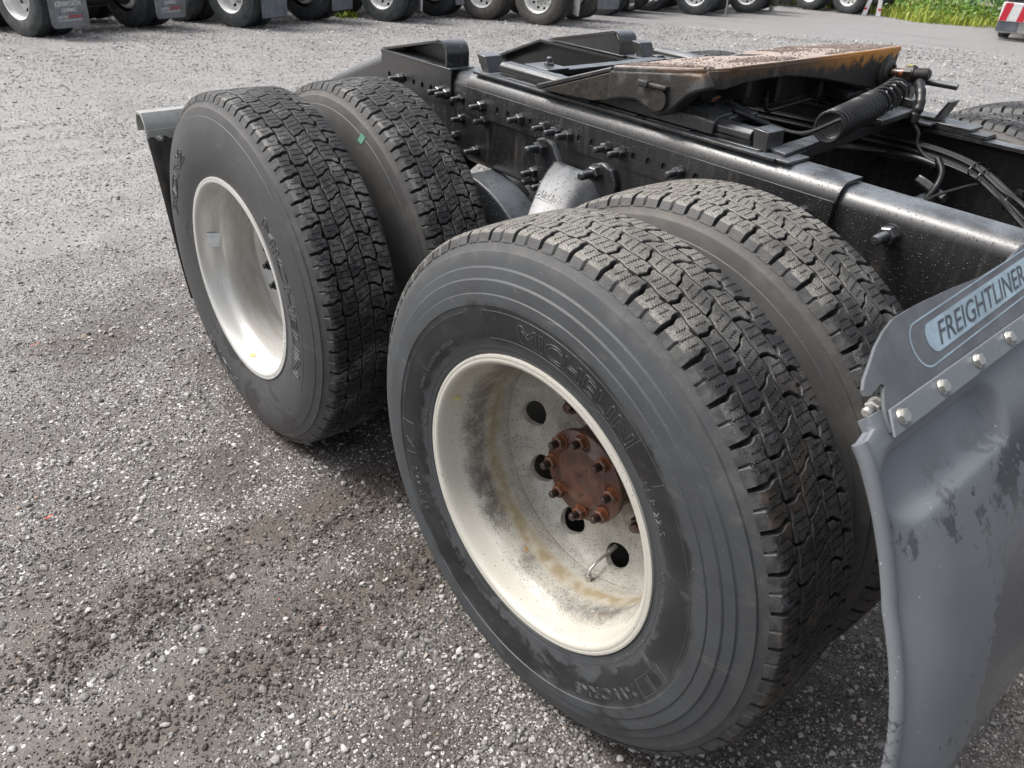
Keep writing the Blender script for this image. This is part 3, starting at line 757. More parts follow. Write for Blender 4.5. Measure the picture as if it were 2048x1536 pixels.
def letters_front():
    p = SIDE['ridged']; L = []; nw = lambda nm: (L.append((nm, MB())), L[-1][1])[1]; ln = nw('moulded_border')
    word(nw('lettering'), p, 'MICHELIN', 0.048, 96, 0.3555, 0.0006, span=43.5)
    arc_line(ln, p, 0.4005, D2R(110), D2R(40)); arc_line(ln, p, 0.3465, D2R(110), D2R(43)); rad_line(ln, p, D2R(110), 0.3465, 0.4005)
    # wedge at the end of the name band
    rad_line(ln, p, D2R(51), 0.3465, 0.4005); rad_line(ln, p, D2R(40), 0.372, 0.4005)
    rad_line(ln, p, D2R(104.5), 0.352, 0.398)
    word(nw('lettering'), p, '11 R 22.5', 0.020, 42, 0.3485, 0.0002, w=0.0006, spacing=1.25)
    word(nw('lettering'), p, 'XWORKS', 0.031, -32, 0.3735, 0.0004, span=29)
    for r in (0.402, 0.368): arc_line(ln, p, r, D2R(-17), D2R(-30))
    for a in (-17, -23.5, -30): rad_line(ln, p, D2R(a), 0.368, 0.402)
    arc_line(ln, p, 0.3985, D2R(33), D2R(-12)); arc_line(ln, p, 0.3985, D2R(184), D2R(118))
    word(nw('lettering'), p, 'Z', 0.034, 189.5, 0.3735, 0.0008); word(nw('lettering'), p, '11 R 22.5', 0.024, 214, 0.3755, 0.0002, w=0.0006, spacing=1.2)
    for r in (0.3685, 0.4035): arc_line(ln, p, r, D2R(180), D2R(192))
    for a in (180, 192): rad_line(ln, p, D2R(a), 0.3685, 0.4035)
    word(nw('lettering'), p, '152/149 L  REGROOVABLE  TUBELESS', 0.0115, 162, 0.352, 0, w=0.0004, lift=0.0005, spacing=1.1)
    word(nw('lettering'), p, 'MICHELIN  RADIAL X', 0.0115, 20, 0.3340, 0, w=0.0004, lift=0.0005, spacing=1.15)
    word(nw('lettering'), p, 'STEEL BODY AND TREAD PLIES', 0.0105, -10, 0.3225, 0, w=0.0004, lift=0.0005, spacing=1.1)
    word(nw('lettering'), p, 'LOAD RANGE H  MAX LOAD 6610 LBS', 0.0105, 250, 0.345, 0, w=0.0004, lift=0.0005, spacing=1.1)
    word(nw('lettering'), p, 'WARNING', 0.0105, 178, 0.330, 0, w=0.0004, lift=0.0005, spacing=1.1)
    arc_line(ln, p, 0.3185, 0, 2*PI, 0.0005, 0.0006); arc_line(ln, p, 0.3285, 0, 2*PI, 0.0005, 0.0005)
    return L
def letters_rear():
    p = SIDE['plain']; L = []; nw = lambda nm: (L.append((nm, MB())), L[-1][1])[1]; ln = nw('moulded_border')
    word(nw('lettering'), p, 'MICHELIN', 0.055, 47, 0.3785, 0.0008, w=0.0009, lift=0.0012, span=66)
    word(nw('lettering'), p, 'XDN2', 0.050, 166, 0.398, 0.0012, w=0.001, lift=0.0014, span=40)
    word(nw('lettering'), p, 'XDN2', 0.050, 258, 0.398, 0.0012, w=0.001, lift=0.0014, span=34)
    word(nw('lettering'), p, '11 R 22.5', 0.016, 178, 0.347, 0.0002, w=0.0006, spacing=1.2)
    word(nw('lettering'), p, 'REGROOVABLE', 0.012, 232, 0.345, 0, w=0.0005, lift=0.0006)
    arc_line(ln, p, 0.4335, D2R(52), D2R(-26), 0.0007, 0.0007); arc_line(ln, p, 0.369, D2R(52), D2R(-26), 0.0006, 0.0006)
    return L

# ------------------------------------------------------------------ wheels
BARREL = [(0.114, 0.3015), (0.118, 0.3035), (0.1245, 0.3051), (0.1292, 0.3046), (0.1300, 0.3010), (0.1292, 0.2965), (0.1255, 0.2925), (0.118, 0.2900), (0.112, 0.2885), (0.105, 0.2870), (0.095, 0.2850), (0.083, 0.2830), (0.075, 0.2800), (0.066, 0.2730), (0.058, 0.2695), (0.045, 0.2675), (0.010, 0.2665), (-0.044, 0.2660), (-0.052, 0.2650)]
def disc_t(r, base=-0.052):
    # distance of the disc from tyre centre plane towards the outside (t), y_world = yc - t
    p = [(0.0, -0.112), (0.165, -0.112), (0.185, -0.110), (0.215, -0.106), (0.235, -0.098), (0.250, -0.085), (0.259, -0.070), (0.265, -0.052)]
    return float(np.interp(r, [q[0] for q in p], [q[1] for q in p]))
def wheel_mesh(name, mat, nhole=10, hole_r=0.0305, hole_c=0.226, phase=0.0):
    mb = MB(); mb.lathe(BARREL, 128, 0)
    mb.lathe([(t, r+0.007) for t, r in BARREL[2:]] , 128, 0)
    # disc as triangulated annulus with hand holes
    vs = []; ed = []
    def ring(r, k):
        o = len(vs); vs.extend([Vector((r*math.cos(2*PI*i/k), r*math.sin(2*PI*i/k))) for i in range(k)]); ed.extend([(o+i, o+(i+1) % k) for i in range(k)])
    for r, k in ((0.2648, 128), (0.259, 120), (0.250, 110), (0.185, 90), (0.165, 80), (0.10, 40)): ring(r, k)
    holes = []
    for h in range(nhole):
        a = phase+2*PI*h/nhole; c = Vector((hole_c*math.cos(a), hole_c*math.sin(a))); o = len(vs); k = 22; hp = []
        for i in range(k):
            b_ = 2*PI*i/k; u = Vector((math.cos(a), math.sin(a))); w_ = Vector((-math.sin(a), math.cos(a)))
            hp.append(c+u*math.cos(b_)*hole_r*0.88+w_*math.sin(b_)*hole_r*1.12)
        vs.extend(hp); ed.extend([(o+i, o+(i+1) % k) for i in range(k)]); holes.append((c, hp))
    cv, ce, cf, _, _, _ = delaunay_2d_cdt(vs, ed, [], 0, 1e-7)
    keep = []
    for f in cf:
        c = sum((Vector(cv[i]) for i in f), Vector((0, 0)))/len(f)
        if c.length > 0.2648: continue
        if any((c-hc).length < hole_r*1.15 and _in(c, hp) for hc, hp in holes): continue
        keep.append(tuple(f))
    mb.add([(p[0], -disc_t(Vector(p).length), p[1]) for p in cv], keep, 0, True)
    for hc, hp in holes:      # thickness of the plate inside each hole
        k = len(hp); a = [(p.x, -disc_t(p.length), p.y) for p in hp]; b_ = [(p[0], p[1]+0.014, p[2]) for p in a]
        mb.add(a+b_, [(i, (i+1) % k, k+(i+1) % k, k+i) for i in range(k)], 0, True)
    me = mb.mesh(name, [mat]); me.set_sharp_from_angle(angle=math.radians(40)); return me
def _in(p, poly):
    c = False
    for i in range(len(poly)):
        a, b_ = poly[i-1], poly[i]
        if (a.y > p.y) != (b_.y > p.y) and p.x < (b_.x-a.x)*(p.y-a.y)/(b_.y-a.y)+a.x: c = not c
    return c
def nut_mb(r, h, stud, studlen, mi_n=0, mi_s=1, flange=True):
    """hex nut + stud pointing to -Y from the origin"""
    mb = MB()
    if flange: mb.cyl((0, 0, 0), (0, -h*0.16, 0), r*1.12, seg=20, mi=mi_n)
    mb.cyl((0, -h*0.16, 0), (0, -h*0.88, 0), r, seg=6, mi=mi_n, smooth=False)
    mb.cyl((0, -h*0.88, 0), (0, -h, 0), r, r*0.82, seg=6, mi=mi_n, smooth=False)
    mb.cyl((0, -h, 0), (0, -h-studlen*0.85, 0), stud, seg=14, mi=mi_s); mb.cyl((0, -h-studlen*0.85, 0), (0, -h-studlen, 0), stud, stud*0.7, seg=14, mi=mi_s)
    return mb
ME = {}
ME['tyre_ridged'] = tyre_mesh('tyre', 'ridged'); ME['tyre_plain'] = tyre_mesh('tyre', 'plain')
ME['rim_white'] = wheel_mesh('wheel', M['rim_white'], phase=D2R(178)); ME['rim_alu'] = wheel_mesh('wheel', M['rim_alu'], phase=D2R(10))
ME['hubnut'] = nut_mb(0.0155, 0.017, 0.0085, 0.017).mesh('hub_nut', [M['rust_bright'], M['rust_dark']])
ME['hubnut_dark'] = nut_mb(0.0155, 0.017, 0.0085, 0.012).mesh('hub_nut', [M['axle'], M['axle']])
ME['lugnut'] = nut_mb(0.0205, 0.026, 0.0105, 0.014).mesh('lug_nut', [M['rust_dark'], M['rust']])
ME['lugnut_steel'] = nut_mb(0.0205, 0.027, 0.0105, 0.028).mesh('lug_nut', [M['axle'], M['zinc']])
def hub_mesh():
    mb = MB()
    mb.lathe([(-0.112, 0.095), (-0.055, 0.090), (-0.040, 0.090), (-0.040, 0.103), (-0.0265, 0.1035), (-0.025, 0.102), (-0.025, 0.070)], 72, 0)
    mb.lathe([(-0.025, 0.070), (-0.0215, 0.0685), (-0.0205, 0.066), (-0.0205, 0.045), (-0.022, 0.022), (-0.0255, 0.010), (-0.030, 0.0)], 72, 1)
    return mb.mesh('hub_flange', [M['rust'], M['rust']])
ME['hub'] = hub_mesh()

truck = empty('tractor_truck')
tag(truck, 'black tractor chassis with bare fifth wheel and dual drive wheels filling the foreground', 'truck')
YO, YI = 1.067, 0.722
def make_wheel(x, yc, side, tyre, rim, rot, mats, detail=True):
    """side -1: outer face towards -Y"""
    w = link('wheel', ME[rim], truck); w.location = (x, side*yc, HC if side < 0 else (HC-0.015 if x > -0.5 else HC-0.027)); w.rotation_euler = (0, rot, 0) if side < 0 else (0, rot, PI)
    t = link('tyre', ME[tyre], w)
    for i, m in enumerate(mats):
        if m: t.material_slots[i].link = 'OBJECT'; t.material_slots[i].material = M[m]
    return w, t
wheels = {}
wf, tf = make_wheel(0, YO, -1, 'tyre_ridged', 'rim_white', 0.0, ['tread_front', None, None, 'side_front'])
wi, ti = make_wheel(0, YI, -1, 'tyre_plain', 'rim_white', 0.0, ['tread_front', None, None, 'side_inner'])
wr, tr_ = make_wheel(-1.3208, YO, -1, 'tyre_plain', 'rim_alu', 0.0, ['tread_rear', None, None, 'side_rear'])
wri, tri = make_wheel(-1.3208, YI, -1, 'tyre_plain', 'rim_white', 0.0, ['tread_rear', None, None, 'side_inner'])
ti.rotation_euler = (0, D2R(3.1), 0); tr_.rotation_euler = (0, D2R(1.7), 0); tri.rotation_euler = (0, D2R(5.0), 0)
for x in (0, -1.3208):
    for yy in (YO, YI): make_wheel(x, yy, 1, 'tyre_plain', 'rim_white', D2R(11+x*20), ['tread_rear', None, None, 'side_inner'])
wf['label'] = 'white painted dual drive wheel with specked deep dish and rusty hub'
wr['label'] = 'bright metal dual drive wheel with sticker in its dish'
for nm, q in letters_front(): q.build(nm, M['letter'], tf, sharp=False, fix=False)
for nm, q in letters_rear(): q.build(nm, M['letter'], tr_, sharp=False, fix=False)
# hub, studs and lug nuts of the two near outer wheels
first = True
for w, alu in ((wf, False), (wr, True)):
    link('hub_flange', ME['hub'], w)
    for k in range(8):
        a = D2R(6+45*k)
        n_ = link('hub_nut', ME['hubnut_dark' if alu else 'hubnut'], w); n_.location = (0.086*math.cos(a), 0.025, 0.086*math.sin(a)); n_.rotation_euler = (0, random.random(), 0)
    for k in range(10):
        if k in (4, 7) and not alu: continue      # not to be seen past the hub in the photograph
        a = D2R(31.8+36*k)
        n_ = link('lug_nut', ME['lugnut_steel' if alu else 'lugnut'], w); n_.location = (0.1428*math.cos(a), 0.112, 0.1428*math.sin(a)); n_.rotation_euler = (0, random.random(), 0)
# valve stem on the white wheel: from the barrel corner through a hand hole
av = D2R(-80); mb = MB(); u = Vector((math.cos(av), 0, math.sin(av)))
pts = [u*0.2655+Vector((0, 0.030, 0)), u*0.252+Vector((0, 0.030, 0)), u*0.240+Vector((0, 0.040, 0)), u*0.232+Vector((0, 0.060, 0)), u*0.222+Vector((0.004, 0.094, 0)), u*0.216+Vector((0.006, 0.112, 0))]
mb.tube(pts, [0.0034]*6, 10); mb.cyl(pts[0], pts[1], 0.0085, seg=6, smooth=False); mb.cyl(pts[4], pts[5]+Vector((0, 0.004, 0)), 0.0060, seg=12)
mb.build('valve_stem', M['zinc'], wf)
# paint dots and the sticker inside the dishes
def patch_barrel(name, mat, parent, deg, t, w, h, lift=0.0012, sub=6, round_=True):
    mb = MB(); pr_ = sorted([(a_, b_) for a_, b_ in BARREL[4:]]); R_ = lambda tt: float(np.interp(tt, [q[0] for q in pr_], [q[1] for q in pr_]))
    pts = []
    kk = 16 if round_ else 0
    outl = [(math.cos(2*PI*k/16)*w/2, math.sin(2*PI*k/16)*h/2) for k in range(16)] if round_ else [(-w*.5, -h*.5), (w*.5, -h*.36), (w*.5, h*.36), (-w*.5, h*.5)]
    for dx, dt in outl:
        tt = t+dt; r = R_(tt)-lift; a = D2R(deg)+dx/0.28; pts.append((r*math.cos(a), -tt, r*math.sin(a)))
    c = tuple(sum(p[i] for p in pts)/len(pts) for i in range(3)); n = len(pts)
    mb.add(pts+[c], [(i, (i+1) % n, n) for i in range(n)], 0, True)
    return mb.build(name, mat, parent, sharp=False)
patch_barrel('paint_dot', M['yellow_dot'], wf, 158, 0.098, 0.016, 0.020)
patch_barrel('paint_dot', M['yellow_dot'], wr, -98, 0.100, 0.020, 0.016)
st_ = patch_barrel('sticker', M['sticker'], wr, 172, 0.080, 0.052, 0.042, round_=False)
patch_barrel('sticker_print', M['sticker_blue'], wr, 172.5, 0.072, 0.024, 0.020, lift=0.0022)
# green tag on the inner rear tyre sidewall
mb = MB(); p_ = SIDE['plain']; vs = []
for a, r in ((65.5, 0.463), (63, 0.463), (63, 0.486), (65.5, 0.486)): vs.append((r*math.cos(D2R(a)), -(side_t(p_, r)+0.002), r*math.sin(D2R(a))))
mb.add(vs, [(0, 1, 2, 3)]); mb.build('sticker', M['green_tag'], tri.parent)

# ------------------------------------------------------------------ chassis frame (built level, then pitched 1.26 deg)
ZP, TA = 1.05, 0.022
TF = Matrix.Translation((0, 0, ZP)) @ Matrix.Rotation(TA, 4, 'Y') @ Matrix.Translation((0, 0, -ZP))
def fr(mb, name, mats, bevel=0.0, seg=2, parent=None, sharp=True):
    """frame-space part of the truck; children of a frame part stay in its space"""
    return mb.build(name, mats, parent or truck, bevel, seg, sharp, matrix=None if parent else TF)
def c_section(y_out, z0, z1, flange, th, r, sgn=-1):
    """closed outline (y, z) of a C channel opening to the truck's centre"""
    o = []; i_ = []
    yo = y_out; n = 6
    o.append((yo-sgn*flange, z1))
    for k in range(n+1): a = PI/2*k/n; o.append((yo-sgn*r+sgn*r*math.sin(a), z1-r+r*math.cos(a)))
    for k in range(n+1): a = PI/2*k/n; o.append((yo-sgn*r+sgn*r*math.cos(a), z0+r-r*math.sin(a)))
    o.append((yo-sgn*flange, z0))
    ri = max(0.002, r-th)
    i_.append((yo-sgn*flange, z0+th))
    for k in range(n+1): a = PI/2*k/n; i_.append((yo-sgn*(th+ri)+sgn*ri*math.sin(a), z0+th+ri-ri*math.cos(a)))
    for k in range(n+1): a = PI/2*k/n; i_.append((yo-sgn*(th+ri)+sgn*ri*math.cos(a), z1-th-ri+ri*math.sin(a)))
    i_.append((yo-sgn*flange, z1-th))
    return o+i_
def rail(sgn):
    mb = MB(); sec = []
    st = [(-2.06, 0.905), (-1.665, 1.028), (-1.60, 1.036), (2.6, 1.0365)] if True else []
    stations = [(-2.06, 0.86+0.045), (-1.67, 1.053), (2.6, 1.056)]
    P = []
    for x, zt in stations: P.append([(x, y, z) for y, z in c_section(sgn*0.420, 0.797, zt, 0.085, 0.009, 0.038, sgn)])
    n = len(P[0]); vs = sum(P, [])
    fs = [(s_*n+k, s_*n+(k+1) % n, (s_+1)*n+(k+1) % n, (s_+1)*n+k) for s_ in range(len(P)-1) for k in range(n)]
    mb.add(vs, fs, 0, True); mb.add(P[0], [tuple(range(n))[::-1]]); mb.add(P[-1], [tuple(range(n))])
    return fr(mb, 'frame_rail', M['black_drops'])
rail_near = rail(-1); rail_far = rail(1)
# outer reinforcement channel wrapped over the near rail, and upper mounting angle
def channel(name, x0, x1, sgn, yo, z0, z1, fl, th, r, mat, parent=None):
    mb = MB(); sec = c_section(yo*sgn if False else sgn*yo, z0, z1, fl, th, r, sgn); n = len(sec)
    vs = [(x0, y, z) for y, z in sec]+[(x1, y, z) for y, z in sec]
    mb.add(vs, [(k, (k+1) % n, n+(k+1) % n, n+k) for k in range(n)], 0, True)
    mb.add(vs[:n], [tuple(range(n))[::-1]]); mb.add(vs[n:], [tuple(range(n))])
    return fr(mb, name, mat, parent=parent)
liner = channel('frame_reinforcement', -1.178, 0.088, -1, 0.4305, 0.786, 1.0655, 0.094, 0.0085, 0.040, M['black_drops'])
liner_far = channel('frame_reinforcement', -1.178, 0.088, 1, 0.4305, 0.786, 1.0655, 0.094, 0.0085, 0.040, M['black_drops'])
# face plate with its row of holes (cut with CDT)
def holed_plate(x0, x1, z0, z1, y0, th, holes, hr=0.0085):
    vs = [Vector(p) for p in ((x0, z0), (x1, z0), (x1, z1), (x0, z1))]; ed = [(0, 1), (1, 2), (2, 3), (3, 0)]; hp_ = []
    for hx, hz in holes:
        o = len(vs); k = 14; hp = [Vector((hx+hr*math.cos(2*PI*i/k), hz+hr*1.15*math.sin(2*PI*i/k))) for i in range(k)]
        vs += hp; ed += [(o+i, o+(i+1) % k) for i in range(k)]; hp_.append(hp)
    cv, ce, cf, _, _, _ = delaunay_2d_cdt(vs, ed, [], 0, 1e-7); keep = []
    for f in cf:
        c = sum((Vector(cv[i]) for i in f), Vector((0, 0)))/len(f)
        if not any(_in(c, hp) for hp in hp_): keep.append(tuple(f))
    mb = MB(); mb.add([(p[0], y0, p[1]) for p in cv], keep)
    for loop in hp_+[vs[:4]]:
        k = len(loop); a = [(p[0], y0, p[1]) for p in loop]; b_ = [(p[0], y0+th, p[1]) for p in loop]
        mb.add(a+b_, [(i, (i+1) % k, k+(i+1) % k, k+i) for i in range(k)])
    for hp in hp_:                   # dark bore behind each hole
        mb.add([(p[0], y0+th-0.0005, p[1]) for p in hp], [tuple(range(len(hp)))], 1)
    return mb
BX = [-1.085, -0.906, -0.798, -0.748, -0.702, -0.556, -0.506, -0.312, 0.030]       # bolts on the hole row
row = [-1.118+0.05*k for k in range(24)]
hol = [(x, 0.984) for x in row if min(abs(x-b) for b in BX) > 0.030]
fr(holed_plate(-1.177, 0.087, 0.948, 1.026, -0.4355, 0.0048, hol), 'mounting_angle', [M['black_drops'], M['dark_hole']])
# bolts
ME['bolt'] = nut_mb(0.0155, 0.020, 0.0088, 0.034).mesh('bolt', [M['black_cast'], M['black_cast']])
ME['bolt_big'] = nut_mb(0.020, 0.026, 0.0115, 0.044).mesh('bolt', [M['black_cast'], M['black_cast']])
for m_ in ('bolt', 'bolt_big'): ME[m_].set_sharp_from_angle(angle=math.radians(38))
def bolt(parent, x, z, y=-0.436, s=1.0, me='bolt'):
    b = link('bolt', ME[me], parent); b.matrix_local = Matrix.Translation((x, y, z)) @ Matrix.Rotation(random.random()*1.0, 4, 'Y') @ Matrix.Scale(s, 4)
    return b
for x in BX: bolt(liner, x-0.004, 0.984, -0.436)
for x, z in ((-1.075, 0.943), (-1.118, 0.80+0.04)): bolt(liner, x, z, -0.431, 0.95)
bolt(rail_near, 0.215, 0.995, -0.4205, 1.25); bolt(rail_near, -1.205, 0.983, -0.4205, 0.95); bolt(rail_near, -1.205, 0.92, -0.4205, 0.9); bolt(rail_near, -1.235, 0.86, -0.4205, 0.9)
# rear ramp bracket plates
for sgn in (-1, 1):
    dx = 0.0 if sgn < 0 else 0.05
    mb = holed_plate(-1.668+dx, -1.262+dx, 0.950, 1.058, -0.4285 if sgn < 0 else 0.4255, 0.007, [(-1.62+0.05*k+dx, 0.985) for k in range(6)])
    pl = fr(mb, 'end_plate', [M['black'], M['dark_hole']])
    if sgn < 0:
        for x in (-1.545, -1.315, -1.275): bolt(pl, x, 0.985, -0.4285)
    # pickup ramp: bent sheet
    y0, y1 = (-0.428, -0.338) if sgn < 0 else (0.338, 0.428)
    z0 = 1.060; cx, cz, R_ = -1.325, 1.098, 0.040
    prof = [(-1.668, z0+0.004)] + [(cx+R_*math.cos(D2R(a)), cz+R_*math.sin(D2R(a))) for a in range(96, -1, -12)] + [(cx+R_, z0)]
    inn = [(cx+R_-0.007, z0)] + [(cx+(R_-0.007)*math.cos(D2R(a)), cz+(R_-0.007)*math.sin(D2R(a))) for a in range(0, 97, 12)] + [(-1.640, z0+0.003)]
    mb = MB(); mb.prism([(p[0]+dx, p[1]) for p in prof+inn], y0, y1, 'y', smooth=True)
    ramp = fr(mb, 'pickup_ramp', M['black'])
    mb = MB(); mb.prism([(-1.655+dx, z0), (cx+R_-0.008+dx, z0), (cx+R_-0.008+dx, cz), (cx+dx, cz+R_-0.008), (-1.63+dx, z0+0.006)], y1-0.012 if sgn < 0 else y0+0.004, y1-0.006 if sgn < 0 else y0+0.010)
    fr(mb, 'gusset', M['black_drops'], parent=ramp)
    mb = MB(); mb.box(-1.668+dx, -1.262+dx, y0-0.004, y1+0.004, z0-0.003, z0+0.0015); fr(mb, 'seat_plate', M['black'], 0.001, parent=ramp)
# crossmembers
for x, z0, z1 in ((-1.93, 0.80, 0.90), (-1.28, 0.80, 1.02), (-0.66, 0.80, 1.0), (0.62, 0.79, 0.985), (1.4, 0.79, 1.0)):
    mb = MB(); mb.prism([(x-0.045, z0), (x+0.045, z0), (x+0.045, z0+0.008), (x-0.037, z0+0.008), (x-0.037, z1-0.008), (x+0.045, z1-0.008), (x+0.045, z1), (x-0.045, z1)], -0.41, 0.41)
    fr(mb, 'crossmember', M['black'], 0.002)
# big rubber/steel parts below: axles, drive heads, air springs, suspension bracket
for x in (0, -1.3208):
    mb = MB(); mb.cyl((x, -0.60, HC), (x, 0.60, HC), 0.062, seg=24); 
    for s_ in (-1, 1): mb.cyl((x, s_*0.10, HC), (x, s_*0.34, HC), 0.155, 0.075, seg=28)
    mb.build('axle', M['axle'], truck)
    mb = MB(); mb.cyl((x-0.12, 0, HC), (x+0.20, 0, HC), 0.20, 0.13, seg=28); mb.cyl((x-0.18, 0, HC), (x-0.12, 0, HC), 0.15, 0.20, seg=28); mb.cyl((x+0.20, 0, HC), (x+0.33, 0, HC+0.03), 0.075, 0.055, seg=20)
    mb.build('differential', M['axle'], truck)
    for s_ in (-1, 1):
        mb = MB(); mb.cyl((x, s_*0.60, HC), (x, s_*0.955, HC), 0.205, seg=36); mb.build('brake_drum', M['axle'], truck)
        mb = MB(); mb.tube([(x+0.02, s_*0.30, 0.80), (x-0.08, s_*0.36, 0.70), (x-0.32, s_*0.40, 0.55), (x-0.60, s_*0.40, 0.50)], [0.04, 0.045, 0.045, 0.04], 10); mb.build('trailing_arm', M['axle'], truck)
        mb = MB(); mb.lathe([(0, 0.10), (0.01, 0.115), (0.04, 0.125), (0.09, 0.12), (0.11, 0.125), (0.15, 0.13), (0.18, 0.12), (0.19, 0.08)], 28)
        o = mb.build('air_spring', M['hose'], truck); o.rotation_euler = (-PI/2, 0, 0); o.location = (x-0.48, s_*0.40, 0.575)
# blue-grey cast equaliser arm seen between the tyres
mb = MB()
arc = [(-1.10+0.42*math.sin(D2R(a)), 0.40+0.42*math.cos(D2R(a))) for a in range(5, 85, 8)]; arc_i = [(-1.10+0.30*math.sin(D2R(a)), 0.40+0.32*math.cos(D2R(a))) for a in range(5, 85, 8)]
mb.prism(arc+arc_i[::-1], -0.52, -0.40, smooth=True)
eq = mb.build('suspension_arm', M['grey_cast'], truck, 0.008, 3)
mb = MB(); mb.tube([(-0.96, -0.62, 0.66), (-0.84, -0.60, 0.665), (-0.72, -0.575, 0.665)], [0.045, 0.045, 0.045], 24)
mb.cyl((-0.905, -0.612, 0.662), (-0.885, -0.608, 0.663), 0.052, seg=24); mb.build('brake_chamber', M['grey_cast'], truck)
# suspension hanger casting with raised script
def hanger():
    mb = MB()
    base = [(-0.835, 0.915), (-0.825, 0.948), (-0.790, 0.960), (-0.755, 0.948), (-0.725, 0.905), (-0.68, 0.885), (-0.64, 0.895), (-0.60, 0.932), (-0.565, 0.945), (-0.525, 0.935), (-0.505, 0.900), (-0.515, 0.80), (-0.55, 0.66), (-0.78, 0.66), (-0.79, 0.80), (-0.815, 0.86)]
    n = len(base); V = [(x, -0.4315, z) for x, z in base]+[(x, -0.449, z) for x, z in base]
    mb.add(V, [(k, (k+1) % n, n+(k+1) % n, n+k) for k in range(n)], 0); mb.add(V[n:], [tuple(range(n))])
    st = [(0.905, -0.752, -0.612, -0.450), (0.885, -0.748, -0.600, -0.480), (0.860, -0.735, -0.585, -0.518), (0.80, -0.700, -0.548, -0.590), (0.70, -0.640, -0.490, -0.690), (0.60, -0.60, -0.45, -0.74)]
    V = []
    for z, xl, xr, y in st: V += [(xl-0.025, -0.44, z-0.01), (xl-0.012, y+0.035, z), (xl+0.012, y, z), (xr-0.020, y, z), (xr, y+0.022, z), (xr+0.045, -0.44, z-0.01)]
    m = 6; mb.add(V, [(a*m+k, a*m+k+1, (a+1)*m+k+1, (a+1)*m+k) for a in range(len(st)-1) for k in range(m-1)], 0, True); mb.add(V[:m], [tuple(range(m))])
    return mb
hg = fr(hanger(), 'suspension_bracket', M['grey_cast'], 0.006, 3)
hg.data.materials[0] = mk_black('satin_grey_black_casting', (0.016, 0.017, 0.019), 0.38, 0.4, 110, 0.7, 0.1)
vs, fs, lp, wd = text_flat('AirLiner', 0.034, 0.0006, 0.35, 1.0)
hn0 = Vector((-0.700, -0.5475, 0.833)); hu = Vector((0.998, 0.0, -0.02)).normalized(); hv = Vector((-0.035/0.1, 0.072/0.1*1.0, 0.06/0.06*0.6)).normalized(); hn_ = hu.cross(hv).normalized()
if hn_.y > 0: hn_ = -hn_
mb = MB(); bp = lambda q, l: tuple(hn0+hu*(q[0]*0.86)+hv*q[1]+hn_*l)
mb.add([bp(q, 0.004) for q in vs], fs)
for l_ in lp:
    k = len(l_)-1; A = [bp(q, -0.001) for q in l_[:k]]; B = [bp(q, 0.004) for q in l_[:k]]; mb.add(A+B, [(i, (i+1) % k, k+(i+1) % k, k+i) for i in range(k)])
for z_, (a_, b_) in ((-0.008, (-0.004, 0.118)),):
    A = [bp((a_, z_), -0.001), bp((b_, z_), -0.001), bp((b_, z_+0.003), -0.001), bp((a_, z_+0.003), -0.001)]; B = [bp((a_, z_), 0.0035), bp((b_, z_), 0.0035), bp((b_, z_+0.003), 0.0035), bp((a_, z_+0.003), 0.0035)]
    mb.add(A+B, [(0, 1, 5, 4), (1, 2, 6, 5), (2, 3, 7, 6), (3, 0, 4, 7), (4, 5, 6, 7)])
fr(mb, 'raised_script', hg.data.materials[0], parent=hg)
for x, z, y in ((-0.795, 0.930, -0.447), (-0.575, 0.915, -0.447)): bolt(hg, x, z, y, 1.0, 'bolt_big')
for x, z in ((-0.838, 0.845), (-0.832, 0.822), (-0.788, 0.818)): bolt(liner, x, z, -0.432, 0.8, 'bolt_big')
# ------------------------------------------------------------------ fifth wheel slide base
mb = MB(); mb.box(-1.157, -0.078, -0.4235, -0.290, 1.0665, 1.0745)
base_pl = fr(mb, 'slide_base', M['black_drops'], 0.0015)
mb = MB(); mb.box(-1.157, -0.045, 0.290, 0.4235, 1.0665, 1.0745); fr(mb, 'slide_base', M['black'], 0.0015)
for x0, x1 in ((-1.02, -0.86), (-0.83, -0.67), (-0.64, -0.50), (-0.47, -0.33), (-0.25, -0.13)):   # weld beads along the rail foot
    mb = MB(); mb.prism([(p[0]+(x0+x1)/2, p[1]-0.4005) for p in rbox2(x1-x0, 0.012, 0.0055)], 1.0747, 1.0785, 'z'); fr(mb, 'weld_bead', M['black'], 0.001, parent=base_pl)
for sgn in (-1, 1):
    y0, y1 = (-0.388, -0.335) if sgn < 0 else (0.335, 0.388)
    for x0, x1 in ((-1.075, -0.756), (-0.752, -0.172)):
        sec = [(y0+0.006, 1.0748), (y1-0.006, 1.0748), (y1-0.006, 1.088), (y1, 1.090), (y1, 1.104), (y1-0.006, 1.110), (y0+0.010, 1.110), (y0, 1.102), (y0, 1.088), (y0+0.006, 1.086)]
        mb = MB(); mb.prism(sec, x0, x1, 'x'); sr = fr(mb, 'slide_rail', M['black'], 0.0025)
    # toothed rack on the inner side
    mb = MB(); yi0, yi1 = (y1+0.001, y1+0.020) if sgn < 0 else (y0-0.020, y0-0.001)
    mb.box(-1.05, -0.18, yi0, yi1, 1.0748, 1.094); rk = fr(mb, 'rack', M['black'], 0.001)
    for k in range(16):
        x = -1.035+0.054*k; mb = MB(); a_, b_ = (yi1+0.0005, yi1+0.034) if sgn < 0 else (yi0-0.034, yi0-0.0005)
        mb.box(x, x+0.027, a_, b_, 1.077, 1.0965); fr(mb, 'tooth', M['black'], 0.002, parent=rk)
    for x0, lean in ((-1.155, -0.018), (-0.166, 0.004)):
        mb = MB(); mb.prism([(x0+0.012, 1.0746), (x0+0.048, 1.0746), (x0+0.040+lean, 1.118), (x0+lean, 1.121)], y0-0.010, y1+0.004); fr(mb, 'stop_block', M['black'], 0.002)
